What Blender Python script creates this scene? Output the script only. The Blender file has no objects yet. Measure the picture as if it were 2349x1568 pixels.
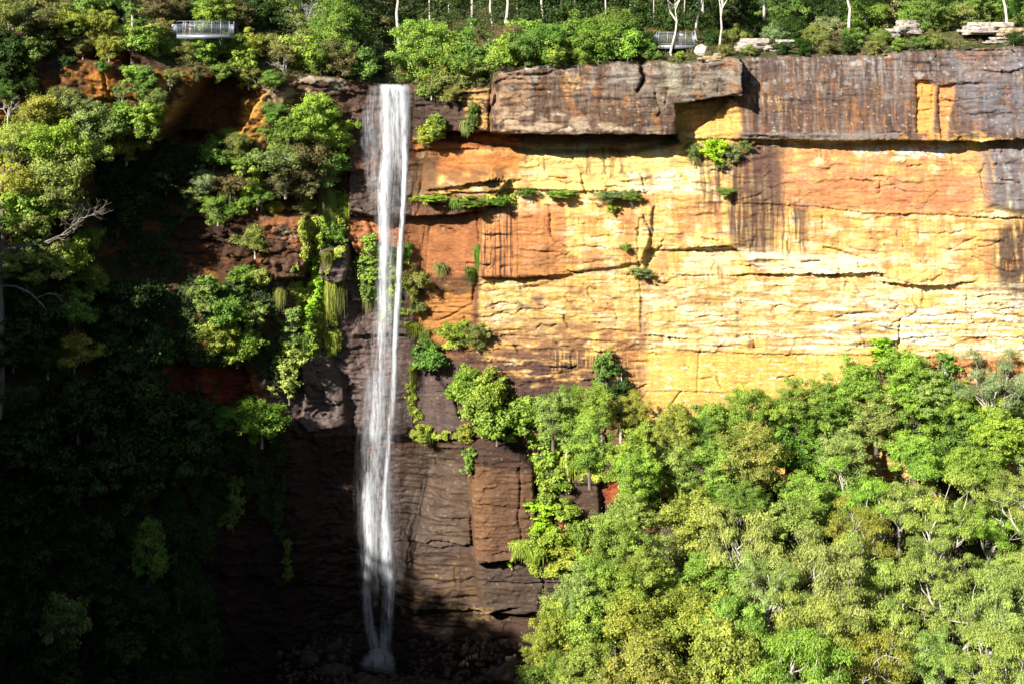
import bpy, bmesh, math, random
import numpy as np
from mathutils import Vector, Matrix

# ------------------------------------------------------------------ scene, camera, light
S = bpy.context.scene
COL = S.collection
F, CX, VH, ZC = 3333.3, 1174.5, 20.0, 10.5      # metres from the photograph: 0.06 m a pixel at 200 m
SUN_EL, SUN_AZ = math.radians(31.0), math.radians(39.0)   # sun low, behind the camera and to its left
SUND = Vector((-math.sin(SUN_AZ)*math.cos(SUN_EL), -math.cos(SUN_AZ)*math.cos(SUN_EL), math.sin(SUN_EL)))

def P(U, V, y):
    return ((U-CX)*y/F, y, ZC-(V-VH)*y/F)

cam = bpy.data.cameras.new('camera'); co = bpy.data.objects.new('camera', cam); COL.objects.link(co)
co.location = (0, 0, ZC); co.rotation_euler = (math.radians(90), 0, 0)
cam.sensor_width = 36.0; cam.lens = 36.0*F/2349.0
cam.shift_y = -(784.0-VH)/2349.0
cam.clip_start = 0.5; cam.clip_end = 3000
S.camera = co

w = bpy.data.worlds.new('World'); S.world = w; w.use_nodes = True
nt = w.node_tree
bg = nt.nodes['Background']; sky = nt.nodes.new('ShaderNodeTexSky')
sky.sky_type = 'NISHITA'; sky.sun_disc = False
sky.sun_elevation = SUN_EL
sky.sun_rotation = math.radians(180+39)
nt.links.new(sky.outputs[0], bg.inputs[0]); bg.inputs[1].default_value = 0.05
sl = bpy.data.lights.new('sun', 'SUN'); sl.energy = 5.0; sl.angle = math.radians(0.5); sl.color = (1.0, 0.955, 0.875)
so = bpy.data.objects.new('sun', sl); COL.objects.link(so)
so.rotation_euler = SUND.to_track_quat('Z', 'Y').to_euler(); so.location = (-60, -60, 120)
S.view_settings.view_transform = 'Standard'; S.view_settings.look = 'None'
S.view_settings.exposure = 1.12; S.view_settings.gamma = 1.0
S.cycles.max_bounces = 6; S.cycles.diffuse_bounces = 1; S.cycles.glossy_bounces = 2
S.cycles.transmission_bounces = 3; S.cycles.transparent_max_bounces = 24
S.cycles.caustics_reflective = False; S.cycles.caustics_refractive = False

LIT = 1.70      # display-linear value of a sunlit white cliff; colours below are picked as seen in the sun
def lin(r, g, b, k=1.0):
    f = lambda c: (c/255/12.92 if c/255 <= .04045 else ((c/255+.055)/1.055)**2.4)/LIT*k
    return np.array([f(r), f(g), f(b)])

# ------------------------------------------------------------------ helpers
def tag(o, label=None, cat=None, group=None, kind=None):
    if label: o['label'] = label
    if cat: o['category'] = cat
    if group: o['group'] = group
    if kind: o['kind'] = kind
    return o
def empty(name, loc, rz=0.0):
    o = bpy.data.objects.new(name, None); COL.objects.link(o)
    o.location = loc; o.rotation_euler = (0, 0, rz); o.empty_display_size = 0.3
    return o
def link(name, me, parent=None, mat=None):
    o = bpy.data.objects.new(name, me); COL.objects.link(o)
    if mat and not me.materials: me.materials.append(mat)
    if parent: o.parent = parent
    return o
def mesh_np(name, V, Q, smooth=False, attrs=None, mat=None):
    """mesh out of numpy vertices and faces (all quads or all triangles)"""
    me = bpy.data.meshes.new(name)
    V = np.asarray(V, np.float32); Q = np.asarray(Q, np.int32); k = Q.shape[1]
    me.vertices.add(len(V)); me.vertices.foreach_set('co', V.ravel())
    me.loops.add(Q.size); me.loops.foreach_set('vertex_index', Q.ravel())
    me.polygons.add(len(Q)); me.polygons.foreach_set('loop_start', np.arange(0, Q.size, k, dtype=np.int32))
    me.polygons.foreach_set('loop_total', np.full(len(Q), k, np.int32))
    if smooth: me.polygons.foreach_set('use_smooth', np.ones(len(Q), bool))
    me.update(calc_edges=True)
    for nme, (typ, dom, arr) in (attrs or {}).items():
        a = me.attributes.new(nme, typ, dom)
        key = {'FLOAT_COLOR': 'color', 'FLOAT': 'value', 'FLOAT_VECTOR': 'vector', 'FLOAT2': 'vector'}[typ]
        a.data.foreach_set(key, np.asarray(arr, np.float32).ravel())
    me.validate()
    if mat: me.materials.append(mat)
    return me
def grid_quads(nu, nv):
    i = np.arange(nu-1)[None, :]; j = np.arange(nv-1)[:, None]
    a = (j*nu+i).ravel()
    return np.stack([a, a+nu, a+nu+1, a+1], 1)

_perm = np.random.RandomState(7).permutation(256).astype(np.int32); _perm = np.concatenate([_perm, _perm, _perm])
_gx = np.cos(np.arange(256)*2.399963).astype(np.float32)[_perm]; _gy = np.sin(np.arange(256)*2.399963).astype(np.float32)[_perm]
def pn(x, y, seed=0):
    x = np.asarray(x, np.float32)+np.float32(seed*17.31); y = np.asarray(y, np.float32)-np.float32(seed*9.77)
    fx = np.floor(x); fy = np.floor(y); xi = fx.astype(np.int32) & 255; yi = fy.astype(np.int32) & 255
    fx = x-fx; fy = y-fy; fx1 = fx-1; fy1 = fy-1
    u = fx*fx*fx*(fx*(fx*6-15)+10); v = fy*fy*fy*(fy*(fy*6-15)+10)
    pa = _perm[xi]+yi; pb = _perm[xi+1]+yi
    a = _gx[pa]*fx+_gy[pa]*fy; b = _gx[pb]*fx1+_gy[pb]*fy; pa += 1; pb += 1
    c = _gx[pa]*fx+_gy[pa]*fy1; d = _gx[pb]*fx1+_gy[pb]*fy1
    a += u*(b-a); c += u*(d-c); a += v*(c-a)
    return a*np.float32(1.5)
def fbm(x, y, o=4, seed=0, gain=.5):
    s = 0; a = 1.0; n = 0
    for k in range(o):
        s = s+a*pn(x*2**k, y*2**k, seed+k*3); n += a; a *= gain
    return s/n
def hsh(i, j, seed=0):
    h = (np.asarray(i, np.int64)*73856093) ^ (np.asarray(j, np.int64)*19349663) ^ (seed*83492791)
    h = (h ^ (h >> 13))*1274126177 & 0xffffffff
    return ((h ^ (h >> 16)) & 0xffff)/65535.0
def plates(x, y, seed=0):
    """Worley cells: random height per cell and closeness to the cell border"""
    xi = np.floor(x).astype(int); yi = np.floor(y).astype(int)
    d1 = np.full(x.shape, 9.); d2 = np.full(x.shape, 9.); hh = np.zeros(x.shape)
    for a in (-1, 0, 1):
        for b in (-1, 0, 1):
            cx = xi+a; cy = yi+b
            dx = cx+hsh(cx, cy, seed)-x; dy = cy+hsh(cx, cy, seed+1)-y
            d = dx*dx+dy*dy; h = hsh(cx, cy, seed+2)
            n = d < d1
            d2 = np.where(n, d1, np.minimum(d2, d)); hh = np.where(n, h, hh); d1 = np.where(n, d, d1)
    return hh, np.sqrt(d2)-np.sqrt(d1)
def sm(a, b, x):
    t = np.clip((x-a)/(b-a), 0, 1); return t*t*(3-2*t)
def interp(pts, u):
    p = np.array(pts, float); return np.interp(u, p[:, 0], p[:, 1])

def node_mat(name):
    m = bpy.data.materials.new(name); m.use_nodes = True
    t = m.node_tree; t.nodes.clear()
    out = t.nodes.new('ShaderNodeOutputMaterial')
    def N(kind, **kw):
        n = t.nodes.new('ShaderNode'+kind)
        for k, v in kw.items():
            if k.startswith('i_'): n.inputs[int(k[2:])].default_value = v
            else: setattr(n, k, v)
        return n
    return m, t, out, N
def simple_mat(name, col, rough=.6, metal=0.0, var=.12, scale=8.0):
    m, t, out, N = node_mat(name)
    b = N('BsdfPrincipled'); b.inputs['Roughness'].default_value = rough; b.inputs['Metallic'].default_value = metal
    tc = N('TexCoord'); nz = N('TexNoise'); nz.inputs['Scale'].default_value = scale; nz.inputs['Detail'].default_value = 4
    t.links.new(tc.outputs['Object'], nz.inputs['Vector'])
    mr = N('MapRange'); mr.inputs[3].default_value = 1-var; mr.inputs[4].default_value = 1+var
    t.links.new(nz.outputs['Fac'], mr.inputs[0])
    mx = N('VectorMath', operation='SCALE'); mx.inputs[0].default_value = tuple(col)
    t.links.new(mr.outputs[0], mx.inputs['Scale']); t.links.new(mx.outputs[0], b.inputs['Base Color'])
    t.links.new(b.outputs[0], out.inputs[0])
    return m
# ------------------------------------------------------------------ the cliff: one sculpted wall round the head of the gorge
RIM = [(-260, 55), (0, 72), (80, 78), (200, 92), (290, 112), (380, 150), (450, 152), (560, 164), (650, 172), (760, 176), (800, 183),
       (850, 192), (945, 194), (1010, 197), (1060, 202), (1122, 197), (1134, 172), (1150, 160), (1240, 150), (1330, 148), (1460, 141),
       (1560, 142), (1660, 132), (1760, 129), (1990, 126), (2060, 119), (2200, 113), (2349, 106), (2620, 95)]
DEP = [(-260, 174), (0, 181), (200, 184.5), (400, 188.5), (600, 193), (700, 196), (800, 198.5), (860, 199.5), (960, 199.5), (1060, 198.5),
       (1110, 197), (1300, 197), (1700, 195), (2349, 189), (2620, 186)]
def rimV(U): return interp(RIM, U)
def base_depth(U, V):
    d = interp(DEP, U)
    left = sm(640, 300, U)
    d = d-left*np.maximum(V-520, 0)*0.007
    return d

NU, NV = 1150, 660
us = np.linspace(-260, 2620, NU); ts = np.linspace(0, 1, NV)
Ug, Tg = np.meshgrid(us.astype(np.float32), ts.astype(np.float32))
rimn = rimV(us)+9*fbm(us/45., us*0, 5, 11, .62)
Vg = rimn[None, :]+(1700-rimn[None, :])*Tg
# warped copies so that no drawn edge is ruler straight
WU = Ug+7*fbm(Ug/60, Vg/60, 4, 21); WV = Vg+6*fbm(Ug/50, Vg/50, 4, 22)

def poly_sd(poly, X, Y):
    """signed distance (positive inside), only evaluated near the polygon"""
    p = np.array(poly, float)
    d = np.full(X.shape, 1e9); ins = np.zeros(X.shape, bool)
    for k in range(len(p)):
        ax, ay = p[k]; bx, by = p[(k+1) % len(p)]
        ex, ey = bx-ax, by-ay
        t = np.clip(((X-ax)*ex+(Y-ay)*ey)/(ex*ex+ey*ey+1e-9), 0, 1)
        d = np.minimum(d, np.hypot(X-ax-t*ex, Y-ay-t*ey))
        c = ((ay > Y) != (by > Y)) & (X < ex*(Y-ay)/(ey if abs(ey) > 1e-9 else 1e-9)+ax)
        ins ^= c
    return np.where(ins, d, -d)
def pmask(poly, feather=8., pad=None):
    p = np.array(poly, float); f = feather
    r = (WU > p[:, 0].min()-f-4) & (WU < p[:, 0].max()+f+4) & (WV > p[:, 1].min()-f-4) & (WV < p[:, 1].max()+f+4)
    m = np.zeros(WU.shape)
    if r.any():
        m[r] = sm(-f, f, poly_sd(poly, WU[r], WV[r]))
    return m
def line_dist(pts, X, Y):
    p = np.array(pts, float); d = np.full(X.shape, 1e9)
    for k in range(len(p)-1):
        ax, ay = p[k]; ex, ey = p[k+1]-p[k]
        t = np.clip(((X-ax)*ex+(Y-ay)*ey)/(ex*ex+ey*ey+1e-9), 0, 1)
        d = np.minimum(d, np.hypot(X-ax-t*ex, Y-ay-t*ey))
    return d

disp = np.zeros(Ug.shape)          # metres towards the valley
# --- blocks and recesses: polygon, metres out (+) or in (-), feather, ramp (u at full depth, u at none)
BLOCKS = [
 # great overhung block of the upper tier, its dark notch to the right
 ([(1128, 150), (1560, 130), (1690, 120), (1690, 214), (1600, 228), (1546, 240), (1546, 306), (1128, 306)], 4.0, 3.5, None),
 ([(1547, 246), (1672, 214), (1655, 250), (1600, 300), (1547, 304)], -1.2, 4, None),
 ([(1690, 90), (2620, 60), (2620, 316), (1960, 320), (1690, 318), (1660, 240)], 1.5, 14, None),
 # recess under the overhang
 ([(1000, 305), (1130, 304), (1545, 306), (1560, 330), (1460, 350), (1380, 352), (1240, 352), (1130, 342), (1000, 318)], -3.3, 5, None),
 # left abutment of the overhang
 ([(948, 196), (1125, 196), (1125, 300), (1060, 306), (948, 330)], 0.9, 5, None),
 # wall right of the falls, overhung band
 ([(800, 330), (1120, 400), (1165, 415), (1110, 480), (1000, 492), (860, 490), (800, 480)], 1.6, 5, None),
 ([(1105, 488), (1500, 470), (1480, 600), (1280, 632), (1098, 632)], 0.8, 6, None),
 # big flake on the orange wall
 ([(1480, 575), (1590, 571), (1690, 572), (1706, 612), (1690, 626), (1480, 622)], -0.8, 4, None),
 ([(2095, 184), (2120, 186), (2140, 196), (2138, 250), (2128, 302), (2092, 302)], -0.55, 2.5, None),
 ([(2146, 196), (2184, 192), (2175, 250), (2160, 312), (2146, 312)], -0.45, 2.5, None),
 ([(2262, 340), (2349, 330), (2620, 320), (2620, 480), (2349, 488), (2262, 470)], 0.9, 9, None),
 # pillar low on the right of the falls
 ([(1068, 1012), (1130, 1006), (1190, 1030), (1222, 1060), (1232, 1200), (1200, 1262), (1090, 1270), (1078, 1140)], 2.6, 5, None),
 ([(1232, 1075), (1370, 1085), (1390, 1260), (1240, 1260)], 1.3, 6, None),
 ([(1080, 1262), (1390, 1270), (1390, 1400), (1110, 1400)], 1.4, 8, None),
 ([(1060, 1240), (1080, 1420), (1110, 1440), (1330, 1440), (1330, 1530), (1100, 1530), (940, 1450), (950, 1260)], 0.4, 14, None),
 # alcove behind the foot of the falls
 ([(700, 1010), (960, 1000), (1040, 1060), (930, 1260), (910, 1480), (690, 1500)], -2.0, 40, None),
 # slabs left of the falls
 ([(738, 566), (796, 560), (812, 600), (802, 640), (770, 645), (736, 628)], 2.6, 4, None),
 ([(608, 505), (705, 495), (722, 560), (700, 630), (640, 634), (606, 560)], 2.6, 7, None),
 ([(690, 828), (742, 800), (790, 880), (800, 968), (715, 985), (685, 960), (700, 900)], 1.4, 6, None),
 ([(600, 490), (724, 492), (720, 450), (640, 430), (600, 445)], -1.8, 7, None),
 # left wall: buttress and the shaded orange hollow behind it
 ([(300, 150), (450, 160), (462, 190), (440, 225), (395, 270), (372, 320), (300, 330)], 2.8, 5, None),
 ([(462, 186), (560, 166), (660, 172), (610, 215), (575, 255), (550, 305), (480, 335), (376, 335), (398, 272), (442, 226)], -6.5, 4, (470, 620)),
 ([(80, 84), (290, 112), (300, 150), (200, 140), (90, 160)], -2.5, 8, None),
 ([(150, 150), (235, 150), (262, 200), (250, 225), (200, 240), (140, 200)], .7, 14, None),
 ([(200, 330), (380, 320), (560, 320), (600, 470), (610, 640), (380, 660), (230, 640), (190, 480)], -6.0, 14, (260, 640)),
 ([(-260, 330), (190, 300), (205, 620), (150, 900), (-260, 980)], 3.0, 30, None),
 ([(430, 640), (640, 640), (690, 760), (640, 990), (520, 1010), (440, 900)], 1.4, 30, None),
 ([(380, 830), (560, 840), (600, 960), (400, 960)], -2.4, 16, None),
 ([(-40, 868), (110, 866), (96, 985), (40, 1010), (-40, 1004)], 1.8, 4, None),
]
for poly, d, f, ramp in BLOCKS:
    m = pmask(poly, f)
    if ramp: m = m*(1-sm(ramp[0], ramp[1], Ug))
    disp += d*m

# --- bedding ledges: line, overhang at its points, fade upwards and downwards in pixels
LEDGES = [
 ([(1100, 305), (1240, 305), (1400, 306), (1545, 307)], [.5, 1.2, 1.5, 1.0], 60, 40),
 ([(1520, 318), (1700, 318), (1900, 322), (2050, 318), (2150, 320), (2250, 322), (2349, 312), (2620, 310)], [.4, .8, 1.5, 2.4, 2.7, 3.0, 2.2, 1.4], 26, 30),
 ([(940, 318), (1060, 316), (1160, 312)], [.9, 1.0, .4], 12, 20),
 ([(945, 343), (1060, 340), (1180, 338), (1300, 341)], [.7, .8, .5, .2], 14, 18),
 ([(980, 432), (1060, 420), (1130, 408), (1175, 416)], [.7, 1.5, 1.9, .8], 20, 22),
 ([(940, 446), (1040, 440), (1180, 432), (1300, 436), (1480, 441)], [.8, .9, .6, .7, .5], 14, 26),
 ([(800, 492), (900, 496), (1000, 492), (1100, 480), (1150, 470)], [1.4, 1.7, 1.6, 1.2, .5], 24, 30),
 ([(1590, 465), (1700, 465), (1800, 469), (1870, 473), (1920, 480), (1990, 488), (2100, 490), (2220, 495), (2349, 500), (2620, 505)], [.2, .3, .3, .35, .4, .4, .3, .4, .6, .5], 22, 16),
 ([(1095, 632), (1190, 636), (1230, 632), (1290, 627)], [.9, .8, .9, .3], 20, 16),
 ([(1480, 628), (1530, 626), (1600, 629), (1690, 630), (1745, 627), (1900, 626), (2010, 622), (2022, 626)], [.3, .5, .3, .3, .8, 1.4, 1.2, .6], 18, 18),
 ([(2026, 646), (2060, 647), (2120, 653), (2180, 652), (2230, 645)], [.6, 1.5, 2.0, 1.4, .3], 16, 20),
 ([(1586, 566), (1640, 563), (1676, 564), (1695, 575)], [.5, .7, .7, .4], 12, 12),
 ([(1698, 608), (1730, 607), (1745, 620)], [.4, .5, .3], 8, 8),
 ([(1480, 766), (1520, 768), (1570, 775)], [.3, .8, .3], 14, 14),
 ([(1100, 768), (1220, 770), (1290, 778), (1400, 776)], [.3, .3, .3, .2], 12, 12),
 ([(1560, 800), (1700, 808), (1900, 812), (2010, 812), (2349, 830)], [.25, .3, .3, .3, .3], 16, 16),
 ([(1960, 783), (2030, 782), (2120, 770), (2349, 772)], [.3, .5, .3, .3], 10, 12),
 ([(2090, 740), (2200, 742), (2349, 735)], [.15, .3, .3], 9, 9),
 ([(2190, 112), (2240, 114), (2300, 113), (2330, 110)], [.8, 1.3, 1.1, .5], 10, 16),
 ([(2100, 180), (2130, 185), (2150, 196), (2190, 192), (2232, 186)], [.5, .6, .3, .5, .3], 16, 12),
 ([(2250, 160), (2310, 162), (2349, 150)], [.4, .6, .5], 14, 10),
 ([(2000, 300), (2080, 298), (2100, 300), (2300, 305)], [.3, .4, .3, .2], 12, 10),
 ([(1480, 896), (1560, 894), (1640, 897), (1720, 899)], [.25, .3, .3, .1], 10, 8),
 ([(820, 768), (930, 764), (960, 800)], [.9, .9, .4], 30, 30),
 ([(680, 1000), (800, 1000), (960, 1000), (1060, 1004), (1120, 1000)], [1.3, 1.2, .9, 1.0, .5], 30, 60),
 ([(900, 1250), (1000, 1235), (1080, 1245), (1100, 1262), (1250, 1272)], [.4, .6, .7, .6, .4], 20, 22),
 ([(860, 1390), (1000, 1390), (1110, 1392), (1180, 1380)], [1.4, 1.5, 1.3, .5], 26, 60),
 ([(610, 636), (660, 640), (715, 630)], [1.2, 1.4, .8], 26, 30),
 ([(640, 450), (680, 445), (720, 460)], [1.4, 1.4, .8], 22, 20),
 ([(360, 505), (470, 508), (560, 512)], [.9, 1.1, .6], 18, 20),
 ([(380, 560), (470, 556), (560, 566)], [.7, .8, .5], 14, 16),
 ([(90, 128), (180, 118), (290, 122)], [1.5, 1.6, 1.2], 14, 26),
 ([(-40, 866), (60, 868), (108, 862)], [.6, .8, .5], 10, 18),
 ([(-40, 1005), (50, 1000), (90, 985)], [.4, .6, .4], 8, 12),
 ([(800, 208), (850, 214), (960, 216), (1060, 212), (1125, 208)], [.4, .5, .5, .6, .5], 10, 14),
 ([(700, 190), (760, 200), (820, 222)], [.6, .7, .4], 12, 18),
 ([(945, 240), (1030, 238), (1120, 236)], [.3, .4, .2], 10, 10),
 ([(950, 268), (1040, 274), (1120, 270)], [.3, .3, .2], 8, 10),
]
for pts, ov, up, dn in LEDGES:
    p = np.array(pts, float); vl = np.interp(us, p[:, 0], p[:, 1])+4.5*fbm(us/32., us*0+p[0, 1], 5, 31, .6)
    a = np.interp(us, p[:, 0], ov)*np.clip(sm(p[0, 0]-14, p[0, 0]+4, us)*sm(p[-1, 0]+14, p[-1, 0]-4, us), 0, 1)
    a = a*(1+.35*fbm(us/22., us*0+5, 3, 33))
    dv = Vg-vl[None, :]
    disp += np.where(dv < 0, .55*a*np.exp(np.minimum(dv, 0)/up), -.45*a*np.exp(-np.maximum(dv, 0)/dn))

# --- cracks and joints: line, half width in pixels, depth in metres
CRACKS = [
 ([(1470, 141), (1466, 165), (1474, 178), (1468, 192), (1459, 203)], 4.5, 1.9),
 ([(1130, 196), (1137, 215), (1134, 240), (1126, 252)], 5.5, 1.8), ([(1125, 252), (1123, 300)], 2.4, .6),
 ([(1172, 170), (1135, 160)], 2.2, .5), ([(1190, 168), (1230, 168), (1265, 163)], 2.6, .7),
 ([(1545, 240), (1544, 304)], 2.6, 1.0),
 ([(1546, 242), (1600, 232), (1640, 225), (1672, 213)], 3.4, 1.0),
 ([(1672, 213), (1700, 200), (1712, 178), (1720, 160)], 2.2, .4),
 ([(1690, 575), (1704, 600), (1706, 620)], 2.2, .35), ([(1585, 562), (1565, 552), (1555, 545)], 2, .3),
 ([(1465, 500), (1462, 540), (1466, 600), (1470, 680), (1470, 760)], 2.3, .35),
 ([(1260, 490), (1268, 540), (1280, 556), (1302, 570)], 2.3, .45),
 ([(1990, 740), (2066, 760), (2064, 780)], 2, .3), ([(2030, 705), (2052, 712), (2062, 700)], 2.2, .5),
 ([(2064, 735), (2066, 770), (2060, 800)], 2.6, .6), ([(2050, 740), (2080, 728), (2100, 712)], 2.2, .45),
 ([(1890, 568), (1940, 582), (1965, 588)], 2.3, .6), ([(1965, 588), (2000, 602), (2022, 620)], 2, .35),
 ([(2022, 626), (2030, 650)], 2.4, .5), ([(2055, 640), (2110, 655)], 2, .3),
 ([(2260, 370), (2250, 400), (2262, 470)], 2.3, .4), ([(2130, 252), (2095, 256)], 2, .3), ([(2136, 200), (2134, 260)], 2, .25),
 ([(2080, 640), (2130, 618)], 2, .25), ([(2230, 590), (2300, 620)], 2, .3), ([(2180, 570), (2240, 545)], 2, .3),
 ([(1560, 895), (1544, 920), (1532, 935)], 2.2, .4), ([(1600, 900), (1603, 840), (1608, 800)], 2, .25),
 ([(1250, 300), (1300, 286)], 2, .3), ([(1500, 210), (1508, 250), (1500, 262)], 2.4, .45), ([(1525, 200), (1520, 236)], 2, .35),
 ([(700, 640), (715, 610)], 2, .3), ([(802, 560), (806, 600), (796, 640)], 4.5, 1.6), ([(733, 560), (738, 640)], 4, 1.2),
 ([(1232, 1060), (1228, 1120), (1234, 1200), (1226, 1260)], 3.5, 1.0), ([(1190, 1060), (1196, 1110), (1188, 1180), (1200, 1250)], 2.3, .5),
 ([(1068, 1010), (1074, 1080), (1080, 1140), (1084, 1250)], 4, 1.1), ([(1205, 1130), (1220, 1180)], 2.2, .4),
 ([(1240, 1260), (1232, 1300), (1250, 1330), (1235, 1390)], 2.4, .5), ([(1060, 1330), (1100, 1320), (1180, 1325), (1330, 1332)], 2.2, .4),
 ([(955, 800), (990, 850), (1040, 900), (1060, 960)], 3.5, .8), ([(1030, 880), (1064, 905), (1075, 940)], 3, .7),
 ([(1090, 480), (1100, 560), (1094, 640), (1085, 700)], 2.8, .6), ([(960, 690), (1000, 740), (1080, 700)], 2.3, .4),
 ([(846, 505), (858, 540), (872, 566)], 2.2, .4), ([(1380, 800), (1370, 830), (1360, 860)], 2, .3),
 ([(130, 870), (118, 930), (96, 985)], 3, .8), ([(50, 866), (48, 1000)], 2.5, .5), ([(240, 170), (245, 200), (255, 230)], 3, .7),
]
for pts, wd, dp in CRACKS:
    p = np.array(pts, float); f = wd*4
    r = (WU > p[:, 0].min()-f) & (WU < p[:, 0].max()+f) & (WV > p[:, 1].min()-f) & (WV < p[:, 1].max()+f)
    d = line_dist(pts, WU[r], WV[r])
    disp[r] -= dp*np.exp(-(d/wd)**2)

# --- natural relief: bedding, plates, roughness
X6 = Ug*.06; Z6 = Vg*.06
tier = sm(800, 1000, Ug)
bed = fbm(X6/14, Z6/1.1, 4, 41)
rid = 1-np.abs(fbm(X6/7, Z6/.8, 3, 44))*2.2
h1, e1 = plates(X6/5.5+.4*fbm(X6/3, Z6/3, 2, 51), Z6/2.2+.3*fbm(X6/3, Z6/3, 2, 52), 3)
h2, e2 = plates(X6/2.0+.3*fbm(X6/2, Z6/2, 2, 53), Z6/.9, 9)
smooth_face = np.clip(pmask([(1480, 805), (2040, 812), (2000, 1100), (1480, 1100)], 30)+pmask([(940, 510), (1095, 505), (1090, 600), (960, 620)], 20)
                      + pmask([(1690, 130), (2090, 130), (2090, 300), (1690, 300)], 30)*.7+pmask([(680, 800), (1060, 800), (1060, 990), (690, 990)], 20)*.8, 0, 1)
rough = (1-.75*smooth_face)*(1-.45*tier*sm(660, 600, Vg)*sm(310, 340, Vg))
disp += rough*(.20*bed+.22*np.clip(rid, -.5, 1)*tier+.34*(h1-.5)+.16*(h2-.5)*sm(.05, .2, e2))
disp -= rough*(.08+.14*(1-tier))*sm(.05, 0, e1)*(hsh((h1*999).astype(int), 0) > .5)
disp += .5*fbm(X6/9, Z6/12, 3, 61)+(1-tier)*(1.5*fbm(X6/5, Z6/6, 4, 62)+.25*fbm(X6/1.2, Z6/1.0, 3, 63)+.5*(h1-.5)+.35*sm(.2, -.1, np.abs(fbm(X6/3.5, Z6/1.3, 4, 65)))*-1)
disp += .07*fbm(X6/.6, Z6/.45, 3, 64)*(rough+.2)
# beds that overhang one another a little, here strong, there weathered away
for per, amp, sd_ in ((38., .34, 200), (17., .13, 210)):
    tb = (Vg+18*fbm(Ug/160, Vg/80, 3, sd_)+4*fbm(Ug/18, Vg/30, 3, sd_+1))/per; tb = tb-np.floor(tb)
    disp += amp*np.minimum(tb, (1-tb)*9)*sm(.0, .32, fbm(Ug/95, Vg/50, 4, sd_+2))*(1-.8*smooth_face)*(1-.75*sm(325, 300, Vg)*tier)
rk = np.random.RandomState(60)
for q in range(190):
    U0_, V0_ = rk.uniform(940, 2349), rk.uniform(150, 960); vert = rk.rand() < .22; L_ = rk.uniform(14, 60); a_ = rk.normal(0, .18)+(1.45 if vert else 0)
    tt = np.linspace(0, 1, 5); pts = np.stack([U0_+tt*L_*math.cos(a_)+rk.normal(0, 1.5, 5), V0_+tt*L_*math.sin(a_)*.8+rk.normal(0, 1.8, 5)], 1)
    i0, i1 = np.searchsorted(us, pts[:, 0].min()-8), np.searchsorted(us, pts[:, 0].max()+8); j0 = int(max(0, (pts[:, 1].min()-8-200)/1500*NV)); j1 = int(min(NV, (pts[:, 1].max()+70)/1560*NV))
    sl__ = (slice(j0, j1), slice(i0, i1))
    if Ug[sl__].size: disp[sl__] -= rk.uniform(.2, .6)*(.4 if V0_ < 310 else 1)*np.exp(-(line_dist(pts, Ug[sl__], Vg[sl__])/rk.uniform(1.3, 2.2))**2)
pit = fbm(Ug/7, Vg/5, 3, 222); disp -= .35*sm(.36, .5, pit)*sm(-.05, .25, fbm(Ug/120, Vg/50, 3, 223))*tier
# small dentil blocks in the low bands right of the falls, notched bottom edge
disp *= np.where(Tg < .004, .6, 1.0)

Y0 = base_depth(Ug, Vg)
CXw, CYw, CZw = (Ug-CX)*Y0/F, Y0-disp, ZC-(Vg-VH)*Y0/F
def wall_y(U, V):
    """depth of the finished wall behind a pixel"""
    i = int(np.clip(np.searchsorted(us, U), 0, NU-1)); j = int(np.clip((V-rimn[i])/(1700-rimn[i])*(NV-1), 0, NV-1))
    return float(CYw[j, i])

# --- rock colour: stains, lichens and fresh faces, with some light and shade painted in
def streak(seed, f=.25, lo=.0, hi=.35, v=.012):
    n = fbm(Ug*f+.5*fbm(Ug*.02, Vg*.012, 2, seed+5), Vg*v, 4, seed, .62); return sm(lo, hi, n)
C = np.zeros(Ug.shape+(3,))
def mix(col, m):
    global C
    C = C*(1-m[..., None])+np.asarray(col)*m[..., None]
n_big = fbm(Ug/130, Vg/90, 4, 71); n_mid = fbm(Ug/40, Vg/22, 4, 72); n_fin = fbm(Ug/9, Vg/6, 3, 73); n_hor = fbm(Ug/120, Vg/9, 4, 74)
gold, amber, cream, pinky = lin(254, 216, 126), lin(244, 190, 104), lin(255, 244, 198), lin(232, 164, 108)
brown, umber, purple, grey = lin(112, 84, 68), lin(74, 54, 46), lin(106, 84, 82), lin(150, 142, 136)
orange, rust, white, black = lin(214, 138, 66), lin(150, 82, 40), lin(255, 252, 240), lin(48, 40, 38)
C[:] = gold
low = sm(600, 680, Vg)
mix(amber, sm(-.15, .25, n_big)); mix(cream, (.35+.5*low)*sm(.05, .35, n_hor+.3*n_mid)); mix(pinky, .85*sm(-.02, .28, fbm(Ug/46, Vg/150, 4, 75)))
mix(gold, .7*streak(176, .05, .0, .3, .004)); mix(pinky*.93, .6*streak(177, .10, .05, .35, .003)); mix(cream, .7*sm(.1, .34, fbm(Ug/60, Vg/34, 5, 178)))
mix(orange, .5*streak(76, .06, .1, .4, .006)); mix(white, (.3+.5*low)*sm(.28, .45, n_hor+.4*n_fin))
mix(lin(176, 108, 62), .55*sm(.22, .4, fbm(Ug/55, Vg/38, 5, 231))); mix(lin(120, 84, 64), .6*sm(.24, .42, fbm(Ug*.11+2*fbm(Ug*.02, Vg*.02, 2, 233), Vg*.006, 4, 232, .6))*sm(-.1, .2, fbm(Ug/140, Vg/90, 3, 234)))
mix(lin(96, 74, 64), .75*sm(.3, .44, fbm(Ug*.24, Vg*.007, 4, 235, .6))*sm(.0, .25, fbm(Ug/120, Vg/80, 3, 236)))
def zone(poly, col, f=10., a=1.0, extra=None):
    m = pmask(poly, f)*a
    if extra is not None: m = m*extra
    mix(col, np.clip(m, 0, 1))
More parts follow.
